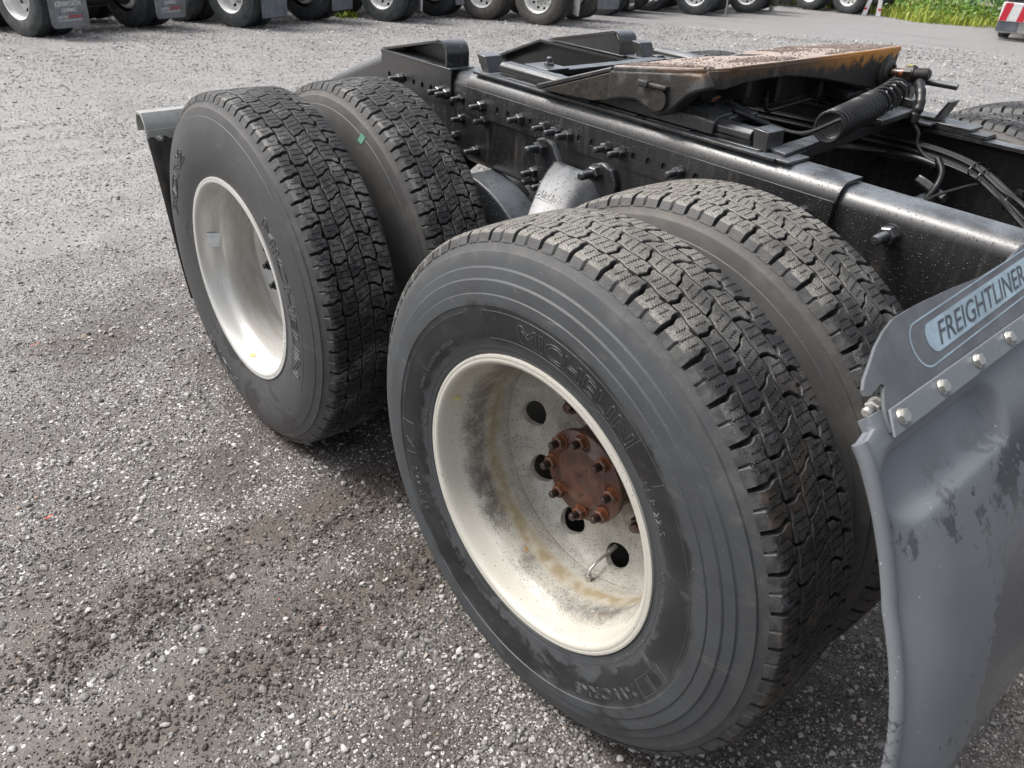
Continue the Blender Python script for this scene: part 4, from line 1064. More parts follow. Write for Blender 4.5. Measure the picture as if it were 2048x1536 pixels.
# rear and front cross straps
mb = MB(); mb.prism([(-1.02, -0.30), (-1.02, 0.30), (-0.975, 0.30), (-0.975, -0.30)], 1.078, 1.092, 'z'); cs_ = fr(mb, 'cross_strap', M['black'], 0.002)
mb = MB(); mb.box(-1.055, -0.945, -0.305, -0.215, 1.0925, 1.104); fr(mb, 'pad', M['black'], 0.002, parent=cs_)
bb = link('bolt', ME['bolt'], cs_); bb.matrix_local = Matrix.Translation((-1.0, -0.25, 1.104)) @ Matrix.Rotation(-PI/2, 4, 'X') @ Matrix.Diagonal((1, 0.45, 1, 1))
mb = MB(); mb.prism([(-0.120, -0.385), (-0.072, -0.392), (-0.108, -0.05), (-0.128, 0.12), (-0.150, 0.40), (-0.205, 0.40), (-0.160, 0.12), (-0.145, -0.05)], 1.0748, 1.083, 'z')
cs_ = fr(mb, 'cross_strap', M['black_drops'], 0.0015)
mb = MB(); mb.prism([(-0.088, -0.30), (-0.108, -0.10), (-0.128, 0.10), (-0.150, 0.38), (-0.145, 0.38), (-0.123, 0.10), (-0.103, -0.10), (-0.083, -0.30)], 1.050, 1.0747, 'z'); fr(mb, 'strap_flange', M['black'], 0.001, parent=cs_)
mb = MB(); mb.prism([(-0.165, 0.08), (-0.085, 0.08), (-0.10, 0.30), (-0.18, 0.30)], 1.0832, 1.101, 'z'); fr(mb, 'pad', M['black_drops'], 0.003, parent=cs_)
bb = link('bolt', ME['bolt'], cs_); bb.matrix_local = Matrix.Translation((-0.128, 0.15, 1.101)) @ Matrix.Rotation(-PI/2, 4, 'X') @ Matrix.Diagonal((1, 0.5, 1, 1))
mb = MB(); mb.box(-0.110, -0.045, -0.418, -0.33, 1.0665, 1.0743); fr(mb, 'corner_plate', M['black_drops'], 0.002)
mb = MB(); mb.box(-0.105, 0.045, 0.338, 0.425, 1.0660, 1.0745); fr(mb, 'corner_plate', M['black'], 0.002)
mb = MB(); mb.box(0.065, 0.24, -0.30, -0.295, 1.0, 1.02)
# ------------------------------------------------------------------ fifth wheel
def tilt_pt(x, y, dz=0.0):
    return (x, y, 1.2345+0.145*(x+0.25)+dz)
outline = [(-0.258, -0.385), (-0.247, -0.20), (-0.242, 0.0), (-0.245, 0.20), (-0.25, 0.44), (-0.262, 0.458), (-0.33, 0.462), (-0.555, 0.462), (-0.575, 0.445), (-0.575, 0.14), (-0.52, 0.045), (-0.44, 0.03), (-0.44, -0.03), (-0.52, -0.045), (-0.575, -0.14), (-0.575, -0.435), (-0.560, -0.450), (-0.345, -0.450), (-0.290, -0.428)]
mb = MB(); n = len(outline)
up = [tilt_pt(x, y) for x, y in outline]; dn = [tilt_pt(x, y, -0.016) for x, y in outline]
mb.add(up+dn, [(k, (k+1) % n, n+(k+1) % n, n+k) for k in range(n)], 0); mb.add(up, [tuple(range(n))], 1); mb.add(dn, [tuple(range(n))[::-1]], 0)
fw = fr(mb, 'fifth_wheel', [M['plate'], M['plate_top']], 0.005, 3)
# front skirt following the edge with its arched underside
sk = [(-0.291, -0.430, 0.050), (-0.262, -0.395, 0.048), (-0.254, -0.33, 0.040), (-0.249, -0.25, 0.036), (-0.2455, -0.16, 0.037), (-0.2435, -0.09, 0.044), (-0.242, 0.02, 0.058), (-0.2435, 0.12, 0.074), (-0.246, 0.22, 0.092), (-0.248, 0.32, 0.106), (-0.250, 0.40, 0.116), (-0.252, 0.435, 0.105), (-0.262, 0.456, 0.070)]
mb = MB(); V = []
for x, y, h in sk:
    V += [tilt_pt(x+0.0012, y, -0.006), tilt_pt(x+0.0012, y, -h), tilt_pt(x-0.020, y, -h-0.002), tilt_pt(x-0.020, y, -0.010)]
mb.add(V, [(k*4+j, k*4+(j+1) % 4, (k+1)*4+(j+1) % 4, (k+1)*4+j) for k in range(len(sk)-1) for j in range(4)], 0, True); mb.add(V[:4], [(0, 1, 2, 3)]); mb.add(V[-4:], [(0, 1, 2, 3)])
fr(mb, 'front_skirt', M['plate'], 0.003, parent=fw)
# near side skirt with pivot boss
def side_skirt(sgn):
    mb = MB(); y0 = sgn*(0.4515 if sgn < 0 else 0.4635)
    pr_ = [(-0.572, 0.009), (-0.34, 0.009), (-0.288, 0.012), (-0.272, 0.045), (-0.300, 0.052), (-0.325, 0.066), (-0.350, 0.088), (-0.375, 0.106), (-0.398, 0.112), (-0.422, 0.106), (-0.450, 0.088), (-0.480, 0.078), (-0.53, 0.078), (-0.572, 0.082)]
    poly = [(x, tilt_pt(x, 0, -d)[2]) for x, d in pr_]
    mb.prism(poly, y0, y0-sgn*0.055)
    return fr(mb, 'side_skirt', M['plate'], 0.007, 3, parent=fw)
side_skirt(-1); side_skirt(1)
mb = MB(); mb.cyl((-0.40, -0.460, 1.140), (-0.40, -0.40, 1.140), 0.022, seg=24); mb.cyl((-0.40, -0.462, 1.140), (-0.40, -0.452, 1.140), 0.027, seg=24); fr(mb, 'pivot_pin', M['grease'], 0.002, parent=fw)
mb = MB(); mb.box(-0.458, -0.375, -0.468, -0.448, 1.165, 1.176); mb.box(-0.458, -0.428, -0.473, -0.450, 1.163, 1.179); fr(mb, 'bracket_lug', M['plate'], 0.004, 3, parent=fw)
# lower inner ribs
for y, h, x0, x1 in ((-0.27, 0.08, -0.55, -0.28), (-0.10, 0.11, -0.56, -0.30), (0.12, 0.12, -0.56, -0.30), (0.28, 0.10, -0.55, -0.28)):
    mb = MB(); mb.prism([(x0, tilt_pt(x0, 0, -0.022)[2]), (x1, tilt_pt(x1, 0, -0.022)[2]), (x1, tilt_pt(x1, 0, -h)[2]), ((x0+x1)/2, tilt_pt((x0+x1)/2, 0, -h-0.02)[2]), (x0, tilt_pt(x0, 0, -h*0.6)[2])], y, y+0.018); fr(mb, 'rib', M['grease'], 0.003, parent=fw)
mb = MB(); mb.prism([(-0.20, 1.205), (0.02, 1.21), (0.10, 1.20), (0.18, 1.185), (0.14, 1.115), (0.05, 1.105), (-0.12, 1.10), (-0.18, 1.115), (-0.215, 1.16)], -0.36, -0.34, 'x'); fr(mb, 'lock_housing', M['grease'], 0.004, parent=fw)
# rear ramps (horns)
for sgn in (-1, 1):
    mb = MB(); a0, a1 = sgn*0.445, sgn*0.15
    pl = [(-0.572, 1.1855), (-0.572, 1.1735), (-0.835, 1.082), (-0.850, 1.088), (-0.840, 1.096)]
    mb.prism(pl, a0, a1); fr(mb, 'rear_horn', M['black'], 0.003, parent=fw)
    mb = MB(); mb.prism([(-0.570, 1.173), (-0.570, 1.105), (-0.63, 1.092), (-0.825, 1.084)], a0, a0-sgn*0.014); fr(mb, 'horn_web', M['grease'], 0.002, parent=fw)
# lock adjusting rod with nut, and release handle
mb = MB(); mb.lathe([(0.0, 0.046), (0.006, 0.046), (0.010, 0.042), (0.011, 0.034), (0.016, 0.033), (0.020, 0.029), (0.021, 0.020)], 32)
MX = Matrix.Translation((-0.247, 0.372, 1.168)) @ Matrix.Rotation(-0.118, 4, 'Y') @ Matrix.Rotation(PI/2, 4, 'Z')
o = mb.build('rod_collar', M['plate'], fw); o.matrix_local = MX
mb = MB(); mb.cyl((0, 0, 0), (0, -0.080, 0), 0.0125, seg=18, mi=0); mb.cyl((0, -0.062, 0), (0, -0.080, 0), 0.0132, seg=18, mi=1)
mb.cyl((0, -0.080, 0), (0, -0.108, 0), 0.025, seg=6, mi=2, smooth=False); mb.cyl((0, -0.108, 0), (0, -0.113, 0), 0.021, seg=18, mi=2)
for k in range(9): mb.cyl((0, -0.113-0.0055*k, 0), (0, -0.1185-0.0055*k, 0), 0.0165, 0.0150, seg=18, mi=2)
mb.cyl((0, -0.162, 0), (0, -0.168, 0), 0.0150, 0.011, seg=18, mi=2)
mb.box(-0.012, 0.010, -0.104, -0.086, 0.0205, 0.0235, 3)
for i_ in range(len(mb.v)): mb.v[i_] = (mb.v[i_][0], mb.v[i_][1]*0.76, mb.v[i_][2])
o = mb.build('lock_rod', [M['rust_dark'], M['rust_bright'], M['grease'], M['yellow_dot']], fw); o.matrix_local = MX
mb = MB(); mb.tube([(-0.40, 0.10, 1.135), (-0.33, 0.30, 1.150), (-0.25, 0.375, 1.158), (-0.115, 0.40, 1.160), (-0.05, 0.405, 1.160)], 0.0085, 12); fr(mb, 'release_handle', M['black'], parent=fw)
mb = MB(); mb.tube([(-0.30, -0.15, 1.150), (-0.285, -0.17, 1.140), (-0.285, -0.16, 1.112), (-0.285, -0.14, 1.106), (-0.30, 0.08, 1.112)], 0.006, 10); fr(mb, 'release_rod', M['grease'], parent=fw)
# grease and dirt clods on top of the plate
pp = []; ss_ = []
r_ = np.random.default_rng(11)
while len(pp) < 2600:
    x = r_.uniform(-0.64, -0.26); y = r_.uniform(-0.43, 0.43)
    if x < -0.555 or math.hypot(x+0.55, y) < 0.15: continue
    k = noise.noise((x*9, y*9, 1.7))
    if k < 0.02 and r_.random() > 0.10: continue
    q = tilt_pt(x, y); s_ = r_.uniform(0.002, 0.0065)*(1+max(0, k)*1.6); w = TF @ Vector((q[0], q[1], q[2]+s_*0.15)); pp.append(tuple(w)); ss_.append(s_)
cl = scatter('dirt_clods', pp, np.array(ss_), M['clod'], 'dry brown dirt clods', 1, 0.9); cl.parent = fw; cl.matrix_local = TF.inverted()
for k_ in ('label',):
    if k_ in cl: del cl[k_]
mb = MB(); mb.add([(-0.335, -0.335, 1.135), (-0.325, -0.335, 1.150), (-0.318, -0.318, 1.153), (-0.325, -0.315, 1.142)], [(0, 1, 2, 3)]); fr(mb, 'leaf_scrap', M['tan_leaf'], parent=fw)
# saddle bracket of the fifth wheel on the slide rail (near side)
def saddle(sgn):
    mb = MB(); yo = sgn*0.395
    sec = lambda x, h, w0, w1: [(x, sgn*w0, 1.080), (x, sgn*w0, h-0.014), (x, sgn*(w0-0.012), h), (x, sgn*w1, h+0.004), (x, sgn*w1, 1.085)]
    st = [(-0.640, 1.116, 0.396, 0.33), (-0.60, 1.120, 0.400, 0.31), (-0.50, 1.126, 0.402, 0.30), (-0.42, 1.130, 0.402, 0.30), (-0.34, 1.128, 0.402, 0.31), (-0.268, 1.122, 0.400, 0.33)]
    V = sum([sec(*s_) for s_ in st], []); n = 5
    mb.add(V, [(a*n+k, a*n+(k+1) % n, (a+1)*n+(k+1) % n, (a+1)*n+k) for a in range(len(st)-1) for k in range(n)], 0, True)
    mb.add(V[:n], [tuple(range(n))]); mb.add(V[-n:], [tuple(range(n))])
    s0 = fr(mb, 'saddle_bracket', M['black'], 0.003)
    # arched arm rising to the pivot
    mb = MB(); P_ = [(-0.455, 1.150), (-0.440, 1.165), (-0.40, 1.168), (-0.365, 1.150), (-0.340, 1.128), (-0.300, 1.120), (-0.262, 1.118), (-0.262, 1.100), (-0.52, 1.100), (-0.50, 1.125)]
    mb.prism(P_, sgn*0.345, sgn*0.225, smooth=True); fr(mb, 'pivot_arm', M['black_drops'], 0.006, 3, parent=s0)
    mb = MB(); mb.prism([(-0.655, 1.112), (-0.63, 1.150), (-0.615, 1.152), (-0.60, 1.118)], sgn*0.345, sgn*0.375); fr(mb, 'lug', M['black'], 0.004, parent=s0)
    return s0
saddle(-1); saddle(1)
# ------------------------------------------------------------------ cables, coil, drive line between the rails
def bez(pts, n=24):
    """Catmull-Rom through points"""
    P_ = [Vector(p) for p in pts]; P_ = [P_[0]*2-P_[1]]+P_+[P_[-1]*2-P_[-2]]; out_ = []
    for i in range(1, len(P_)-2):
        for k in range(n):
            t = k/n; a, b_, c, d = P_[i-1:i+3]
            out_.append(0.5*((2*b_)+(c-a)*t+(2*a-5*b_+4*c-d)*t*t+(3*b_-a-3*c+d)*t**3))
    out_.append(P_[-2]); return out_
def coil():
    axis_pts = bez([(-0.070, -0.235, 1.122), (-0.105, -0.06, 1.121), (-0.140, 0.11, 1.121), (-0.175, 0.28, 1.124), (-0.205, 0.42, 1.137)], 40)
    n = len(axis_pts); turns = 25; pts = []; N_ = turns*18
    t_prev = (axis_pts[1]-axis_pts[0]).normalized(); a = t_prev.orthogonal().normalized()
    for k in range(N_+1):
        f = k/N_; g = f**0.85 if False else f
        g = f + 0.10*math.sin(PI*f)*(1 if f < 0.5 else 1)       # tight at the near end, open at the far end
        g = 0.72*(f/0.74) if f < 0.74 else 0.72+0.28*((f-0.74)/0.26)
        g = f*0.52/0.74 if f < 0.74 else 0.52+0.48*(f-0.74)/0.26
        u_ = g*(n-1); i = min(n-2, int(u_)); p = axis_pts[i].lerp(axis_pts[i+1], u_-i)
        t = (axis_pts[min(i+2, n-1)]-axis_pts[max(i-1, 0)]).normalized(); a = (a-t*a.dot(t)).normalized(); b_ = t.cross(a)
        R_ = 0.0335+0.002*f; ang = 2*PI*turns*f
        pts.append(p+a*math.cos(ang)*R_+b_*math.sin(ang)*R_)
    return pts
cp = coil(); mb = MB(); mb.tube(cp, 0.0042, 8)
ch = fr(mb, 'coiled_cable', M['hose'])
tail0 = bez([cp[0], (-0.12, -0.25, 1.100), (-0.20, -0.265, 1.103), (-0.255, -0.300, 1.120), (-0.285, -0.31, 1.128)], 12)
mb = MB(); mb.tube(tail0, 0.0048, 8); fr(mb, 'cable_tail', M['hose'], parent=ch)
mb = MB(); mb.tube(bez([tail0[-18], tail0[-10], tail0[-4], tail0[-1]], 6), [0.0075]*19, 10)
for k in range(16): 
    p = Vector(tail0[-24+k]); q = Vector(tail0[-23+k]); mb.cyl(p, p.lerp(q, 0.5), 0.0078, seg=10)
mb.cyl((-0.278, -0.315, 1.126), (-0.315, -0.322, 1.133), 0.014, 0.010, seg=14); fr(mb, 'plug', M['hose'], parent=ch)
mb = MB()
for k in range(4):
    c_ = Vector((-0.298-0.006*k, -0.318, 1.130)); mb.tube([c_+Vector((0.003*math.sin(a*2), 0.017*math.cos(a), 0.017*math.sin(a))) for a in [2*PI*i/14 for i in range(15)]], 0.0016, 5)
fr(mb, 'wire_tie', M['hose'], parent=ch)
tail1 = bez([cp[-1], (-0.170, 0.40, 1.168), (-0.120, 0.330, 1.155), (-0.092, 0.296, 1.118), (-0.092, 0.286, 1.086)], 12)
mb = MB(); rad = [0.0048]*len(tail1)
for i in range(len(tail1)):
    f = i/(len(tail1)-1); rad[i] = 0.0048 if f < 0.42 else 0.0135-0.001*math.cos(i)
mb.tube(tail1, rad, 12); mb.cyl((-0.092, 0.288, 1.090), (-0.092, 0.284, 1.070), 0.0155, 0.0140, seg=16); fr(mb, 'cable_boot', M['hose'], parent=ch)
mb = MB(); mb.tube(bez([(-0.092, 0.284, 1.072), (-0.065, 0.280, 1.050), (-0.055, 0.275, 1.020), (-0.01, 0.262, 0.995), (0.07, 0.25, 0.990), (0.16, 0.235, 0.972), (0.30, 0.19, 0.905), (0.50, 0.15, 0.84), (0.9, 0.12, 0.82)]), 0.0048, 8); fr(mb, 'cable_lead', M['hose'], parent=ch)
# upright bracket behind the boot
mb = MB(); mb.prism([(-0.13, 1.078), (-0.05, 1.078), (-0.03, 1.130), (-0.036, 1.132), (-0.058, 1.084), (-0.13, 1.084)], 0.335, 0.40); fr(mb, 'guard_bracket', M['black'], 0.001)
mb = MB(); mb.prism([(-0.23, 1.078), (-0.15, 1.078), (-0.155, 1.150), (-0.178, 1.162)], 0.33, 0.395); fr(mb, 'stop_block', M['black'], 0.003)
# hose bundle along the inside of the far rail
offs = [(0, 0.0), (0.014, 0.005), (0.028, 0.003), (0.006, -0.014), (0.021, -0.012), (0.037, -0.013)]
for i, (dy, dz) in enumerate(offs):
    r0 = 0.0044+0.0010*(i % 3)
    sp_ = 1+0.5*(i % 2)
    pts = [(-0.62, 0.335-dy, 0.995+dz), (-0.25, 0.325-dy, 1.008+dz), (-0.05, 0.312-dy, 1.014+dz), (0.10, 0.292-dy*1.1, 1.002+dz), (0.205, 0.258-dy*1.3, 0.970+dz), (0.30, 0.215-dy*1.7*sp_, 0.925+dz+0.012*(i % 3)), (0.50, 0.14-dy*sp_, 0.83), (1.1, 0.10-dy, 0.80)]
    mb = MB(); mb.tube(bez(pts), r0, 8); fr(mb, 'air_hose', M['hose'])
mb = MB(); mb.tube(bez([(-0.35, 0.30, 0.96), (-0.18, 0.27, 0.975), (-0.05, 0.265, 0.985), (0.02, 0.262, 0.982)]), 0.011, 10); fr(mb, 'corrugated_sleeve', M['hose'])
for x, y, z in ((0.115, 0.270, 0.994), (0.145, 0.260, 0.986), (0.235, 0.225, 0.950)):
    mb = MB(); ring = [Vector((x+0.25*0.030*math.cos(a), y+0.034*math.cos(a), z+0.019*math.sin(a))) for a in [2*PI*k/18 for k in range(19)]]
    mb.tube(ring, 0.0022, 5); fr(mb, 'cable_tie', M['hose'])
mb = MB(); mb.tube(bez([(0.15, 0.245, 0.972), (0.12, 0.20, 0.960), (0.07, 0.14, 0.925), (0.05, 0.08, 0.87)]), 0.0042, 7); fr(mb, 'air_hose', M['hose'])
mb = MB(); mb.tube(bez([(0.015, 0.262, 0.998), (0.045, 0.235, 0.975), (0.055, 0.205, 0.945), (0.045, 0.18, 0.90)]), 0.0085, 9)
pv = bez([(0.015, 0.262, 0.998), (0.045, 0.235, 0.975), (0.055, 0.205, 0.945), (0.045, 0.18, 0.90)], 14)
for k in range(0, len(pv)-1, 1): mb.cyl(pv[k], Vector(pv[k]).lerp(Vector(pv[k+1]), 0.5), 0.0098, seg=10)
fr(mb, 'corrugated_hose', M['hose'])
mb = MB(); mb.tube(bez([(-0.42, -0.02, 0.93), (-0.36, 0.05, 0.965), (-0.25, 0.14, 0.985), (-0.12, 0.24, 0.99)]), 0.0052, 8); fr(mb, 'air_hose', M['hose'])
# drive line yoke with its cap bolts
mb = MB(); mb.cyl((0.015, 0.06, 0.86), (0.045, 0.24, 0.895), 0.030, seg=22); mb.cyl((-0.02, 0.13, 0.855), (0.13, 0.17, 0.835), 0.045, seg=22); yk = fr(mb, 'drive_shaft_yoke', M['black_cast'], 0.004)
mb = MB(); q_ = [(-0.055, -0.030), (-0.02, -0.034), (0.03, -0.022), (0.06, -0.030), (0.062, 0.028), (0.03, 0.022), (-0.02, 0.034), (-0.055, 0.030)]
mb.prism(q_, -0.014, 0.014, 'z'); cap = fr(mb, 'yoke_cap', M['black_cast'], 0.006, 3, parent=yk)
cap.matrix_local = Matrix.Scale(1, 4) @ Matrix.Translation((0.035, 0.225, 0.930)) @ Matrix.Rotation(D2R(20), 4, 'Y') @ Matrix.Rotation(D2R(-25), 4, 'X') @ Matrix.Scale(0.8, 4)
mb = MB(); mb.tube([(-0.028, 0, 0), (-0.016, 0, 0.012), (0.0, 0, 0.018), (0.016, 0, 0.012), (0.028, 0, 0)], [0.024, 0.026, 0.027, 0.026, 0.024], 16); o = fr(mb, 'bearing_cap', M['black_cast'], parent=yk); o.matrix_local = cap.matrix_local @ Matrix.Translation((0.0, 0, 0.004))
for x in (-0.044, 0.048):
    b = link('bolt', ME['bolt_big'], yk); b.matrix_local = cap.matrix_local @ Matrix.Translation((x, 0, 0.012)) @ Matrix.Rotation(D2R(-90), 4, 'X') @ Matrix.Diagonal((0.8, 0.30, 0.8, 1))
mb = MB(); mb.cyl((0.18, 0.05, 0.80), (1.9, 0.02, 0.86), 0.055, seg=24); mb.cyl((-0.02, 0.05, 0.79), (0.18, 0.05, 0.80), 0.035, 0.055, seg=20); fr(mb, 'drive_shaft', M['axle'])
mb = MB(); mb.prism([(-0.40, 0.60), (0.55, 0.60), (0.55, 0.78), (-0.40, 0.78)], -0.30, 0.30); 
# dark torque box under the deck so the bay between the rails reads closed
mb = MB(); mb.prism([(0.30, 0.76), (0.36, 0.76), (0.42, 0.96), (0.36, 0.96)], -0.40, 0.40); fr(mb, 'crossmember', M['black_drops'], 0.003)
mb = MB(); mb.cyl((-0.30, -0.27, 0.80), (-0.30, 0.27, 0.80), 0.10, seg=28); fr(mb, 'air_tank', M['axle'], 0.004)
for x in (-0.22, -0.05, 0.20):
    mb = MB(); mb.cyl((x, 0.405, 0.93), (x, 0.385, 0.93), 0.015, seg=6, smooth=False); fr(mb, 'bolt', M['black_cast'])
# ------------------------------------------------------------------ rear mud flap and hanger
mb = MB(); sec = [(-1.955, 0.915), (-1.905, 0.918), (-1.885, 0.890), (-1.882, 0.860), (-1.890, 0.852), (-1.893, 0.882), (-1.910, 0.908), (-1.948, 0.906), (-1.962, 0.880), (-1.962, 0.850), (-1.970, 0.850), (-1.970, 0.888)]
mb.prism(sec, -1.205, -0.425); hgr = mb.build('mud_flap_hanger', M['galv'], truck, 0.0015)
mb = MB(); pl = [(p[0]-1.145, p[1]+0.835) for p in rbox2(0.12, 0.062, 0.012)]
mb.prism(pl, -1.886, -1.880, 'x'); mb.build('flap_clamp', M['galv'], hgr, 0.001)
b = link('bolt', nut_mb(0.0105, 0.010, 0.005, 0.006).mesh('bolt', [M['zinc'], M['zinc']]), hgr); b.matrix_local = Matrix.Translation((-1.880, -1.165, 0.838)) @ Matrix.Rotation(PI/2, 4, 'Z')
def rear_flap():
    mb = MB(); ny, nz_ = 60, 16; V = []; x_of = lambda v: -1.892+0.150*v**1.15
    out_ = []
    for lay in (0, 1):
        for j in range(nz_+1):
            v = j/nz_; z = 0.868-0.590*v
            for i in range(ny+1):
                u_ = i/ny; half = 0.30
                if v > 0.93: half = 0.30-0.055*(1-math.sqrt(max(0, 1-((v-0.93)/0.07)**2)))
                y = -0.905+(-half+2*half*u_)
                rib = 0.003*(1 if (i % 4) in (1, 2) else 0) if 0.06 < v < 0.72 else 0
                V.append((x_of(v)+(0.0045+rib if lay else 0)+0.006*math.sin(v*6), y, z))
    w = ny+1; k0 = w*(nz_+1)
    F = [(l*k0+j*w+i, l*k0+j*w+i+1, l*k0+(j+1)*w+i+1, l*k0+(j+1)*w+i) for l in (0, 1) for j in range(nz_) for i in range(ny)]
    F += [(j*w, (j+1)*w, k0+(j+1)*w, k0+j*w) for j in range(nz_)]+[(j*w+ny, (j+1)*w+ny, k0+(j+1)*w+ny, k0+j*w+ny) for j in range(nz_)]
    F += [(nz_*w+i, nz_*w+i+1, k0+nz_*w+i+1, k0+nz_*w+i) for i in range(ny)]
    mb.add(V, F, 0, False); return mb
rear_flap().build('mud_flap', M['mudflap'], hgr)
for sgn in (1,):
    mb = MB(); mb.prism(sec, 0.425, 1.205); h2 = mb.build('mud_flap_hanger', M['galv'], truck, 0.0015)

# ------------------------------------------------------------------ quarter fender in front of the front drive wheel
def fender():
    mb = MB(); nt_, ny = 110, 90; th0, th1 = 42.9, -16.0; y0, y1 = -1.252, -0.610
    ind_c = (36.6, -1.075); V = [[], []]
    for lay in (0, 1):
        for i in range(nt_+1):
            th = th0+(th1-th0)*i/nt_
            lowf = min(1.0, max(0.0, (40-th)/14))
            for j in range(ny+1):
                f = j/ny; f = f*0.55+0.45*f*f if True else f; y = y0+(y1-y0)*f
                R_ = 0.7625+0.0095*lowf
                e = max(0.0, 1-(y-y0)/0.085)
                R_ -= e*e*0.036*lowf+e**6*0.004
                # rolled lip at the outer edge
                if y-y0 < 0.012: R_ -= 0.004*(1-lowf)
                # moulded recess: slanted rounded slot
                a_ = (th-36.35)*PI/180*0.77; b_ = y+1.085
                a2 = a_
                L_, wd_ = 0.150, 0.036
                px = max(0.0, abs(b_)-(L_-wd_)); d_ = math.hypot(px, a2)-wd_
                k = 1/(1+math.exp(max(-30, min(30, d_/0.0024))))
                R_ -= 0.027*k*(0.55+0.45*min(1, max(0, (a2+wd_)/(2*wd_))))
                # soft upper cheek above the slot
                yy = y + (0.030*(1-lowf) if e > 0 and th > 41.6 else 0)*e
                if lay: R_ -= 0.006
                V[lay].append((R_*math.cos(D2R(th)), yy, HC+R_*math.sin(D2R(th))))
    w = ny+1; k0 = w*(nt_+1)
    F = [(l*k0+i*w+j, l*k0+i*w+j+1, l*k0+(i+1)*w+j+1, l*k0+(i+1)*w+j) for l in (0, 1) for i in range(nt_) for j in range(ny)]
    for i in range(nt_):
        for j in (0, ny): F.append((i*w+j, (i+1)*w+j, k0+(i+1)*w+j, k0+i*w+j))
    for j in range(ny):
        for i in (0, nt_): F.append((i*w+j, i*w+j+1, k0+i*w+j+1, k0+i*w+j))
    mb.add(V[0]+V[1], F, 0, True); return mb
fen = fender().build('quarter_fender', M['fender'], truck); fen.data.set_sharp_from_angle(angle=math.radians(50))
# outer edge lip
mb = MB(); lip = []
for i in range(60):
    th = 41.6+(-16.0-41.6)*i/59; lowf = min(1.0, max(0.0, (40-th)/14)); R_ = 0.7625+0.0095*lowf-0.036*lowf-0.002
    lip.append((R_*math.cos(D2R(th)), -1.2535, HC+R_*math.sin(D2R(th))))
mb.tube(lip, 0.0085, 12); mb.build('edge_lip', M['fender'], fen)
TH = D2R(42.4); Tn = Vector((math.cos(TH), 0, math.sin(TH))); Tt = Vector((-math.sin(TH), 0, math.cos(TH)))
def on_flap(y, s_, lift=0.0):
    p = Vector((0, 0, HC))+Tn*(0.7635+lift)+Tt*s_; return Vector((p.x, y, p.z))
def flat_plate(outl, lift0, lift1):
    n = len(outl); A = [on_flap(y, s_, lift0) for y, s_ in outl]; B = [on_flap(y, s_, lift1) for y, s_ in outl]
    mb = MB(); cv, ce, cf, _, _, _ = delaunay_2d_cdt([Vector(p) for p in outl], [(k, (k+1) % n) for k in range(n)], [], 1, 1e-7)
    mb.add([on_flap(p[0], p[1], lift1) for p in cv], [tuple(f) for f in cf]); mb.add([on_flap(p[0], p[1], lift0) for p in cv], [tuple(f)[::-1] for f in cf])
    mb.add(A+B, [(k, (k+1) % n, n+(k+1) % n, n+k) for k in range(n)]); return mb
fo = [(-1.198, -0.020), (-1.196, -0.004), (-1.190, 0.010), (-1.180, 0.022), (-1.172, 0.029), (-1.178, 0.033), (-1.205, 0.028), (-1.214, 0.031), (-1.214, 0.038), (-1.203, 0.047), (-1.181, 0.058), (-1.155, 0.072), (-1.125, 0.083), (-1.095, 0.090), (-1.05, 0.0915), (-1.00, 0.0905), (-0.92, 0.087), (-0.83, 0.081), (-0.74, 0.082), (-0.68, 0.090), (-0.62, 0.096), (-0.58, 0.09), (-0.58, -0.020)]
fl_ = flat_plate(fo, -0.0005, 0.0040).build('splash_flap', M['flap'], fen)
# clamp strip in front of the flap foot
mb = flat_plate([(-1.204, -0.026), (-0.60, -0.026), (-0.60, 0.004), (-1.190, 0.004)], 0.0045, 0.0085); mb.build('clamp_strip', M['fender'], fen, 0.0012)
ME['fbolt'] = nut_mb(0.0088, 0.0075, 0.0001, 0.0001).mesh('bolt', [M['zinc'], M['zinc']])
for k in range(6):
    p = on_flap(-1.176+0.1065*k, -0.010, 0.0087)
    b = link('bolt', ME['fbolt'], fen); b.matrix_local = Matrix.Translation(p) @ Tn.to_track_quat('-Y', 'Z').to_matrix().to_4x4()
p = on_flap(-1.178, 0.010, -0.012); b = link('bolt', nut_mb(0.0098, 0.014, 0.0058, 0.014).mesh('bolt', [M['zinc'], M['zinc']]), fen); b.matrix_local = Matrix.Translation(p)
# printed oval with the maker's name
def oval(cy, cs, w, h, slant=0.0): return [(cy+p[0], cs+p[1]+slant*p[0]) for p in rbox2(w, h, h*0.48, 8)]
sl = 0.028
ring_o = oval(-0.865, 0.0500, 0.440, 0.0600, sl); ring_i = oval(-0.865, 0.0500, 0.4345, 0.0555, sl)
mb = MB(); n = len(ring_o); mb.add([on_flap(a, b_, 0.0044) for a, b_ in ring_o]+[on_flap(a, b_, 0.0044) for a, b_ in ring_i], [(k, (k+1) % n, n+(k+1) % n, n+k) for k in range(n)]); mb.build('oval_outline', M['flap_panel'], fl_, fix=False)
pn = oval(-0.853, 0.0505, 0.385, 0.0385, sl); mb = MB(); mb.add([on_flap(a, b_, 0.0045) for a, b_ in pn], [tuple(range(n))]); mb.build('oval_panel', M['flap_panel'], fl_, fix=False)
vs, fs, lp, wd = text_flat('FREIGHTLINER', 0.040, 0.0002, 0.48, 1.0); k_ = 0.308/wd
mb = MB(); mb.add([on_flap(-1.022+v[0]*k_, 0.0365+v[1]*0.98+sl*(-1.022+v[0]*k_+0.865), 0.0050) for v in vs], fs); mb.build('name_lettering', M['flap_text'], fl_, fix=False)
mb = MB(); mb.tube([(0.62, -0.42, 0.86), (0.66, -0.62, 0.86), (0.70, -0.85, 0.84)], 0.017, 14); mb.build('fender_bracket', M['black'], truck)

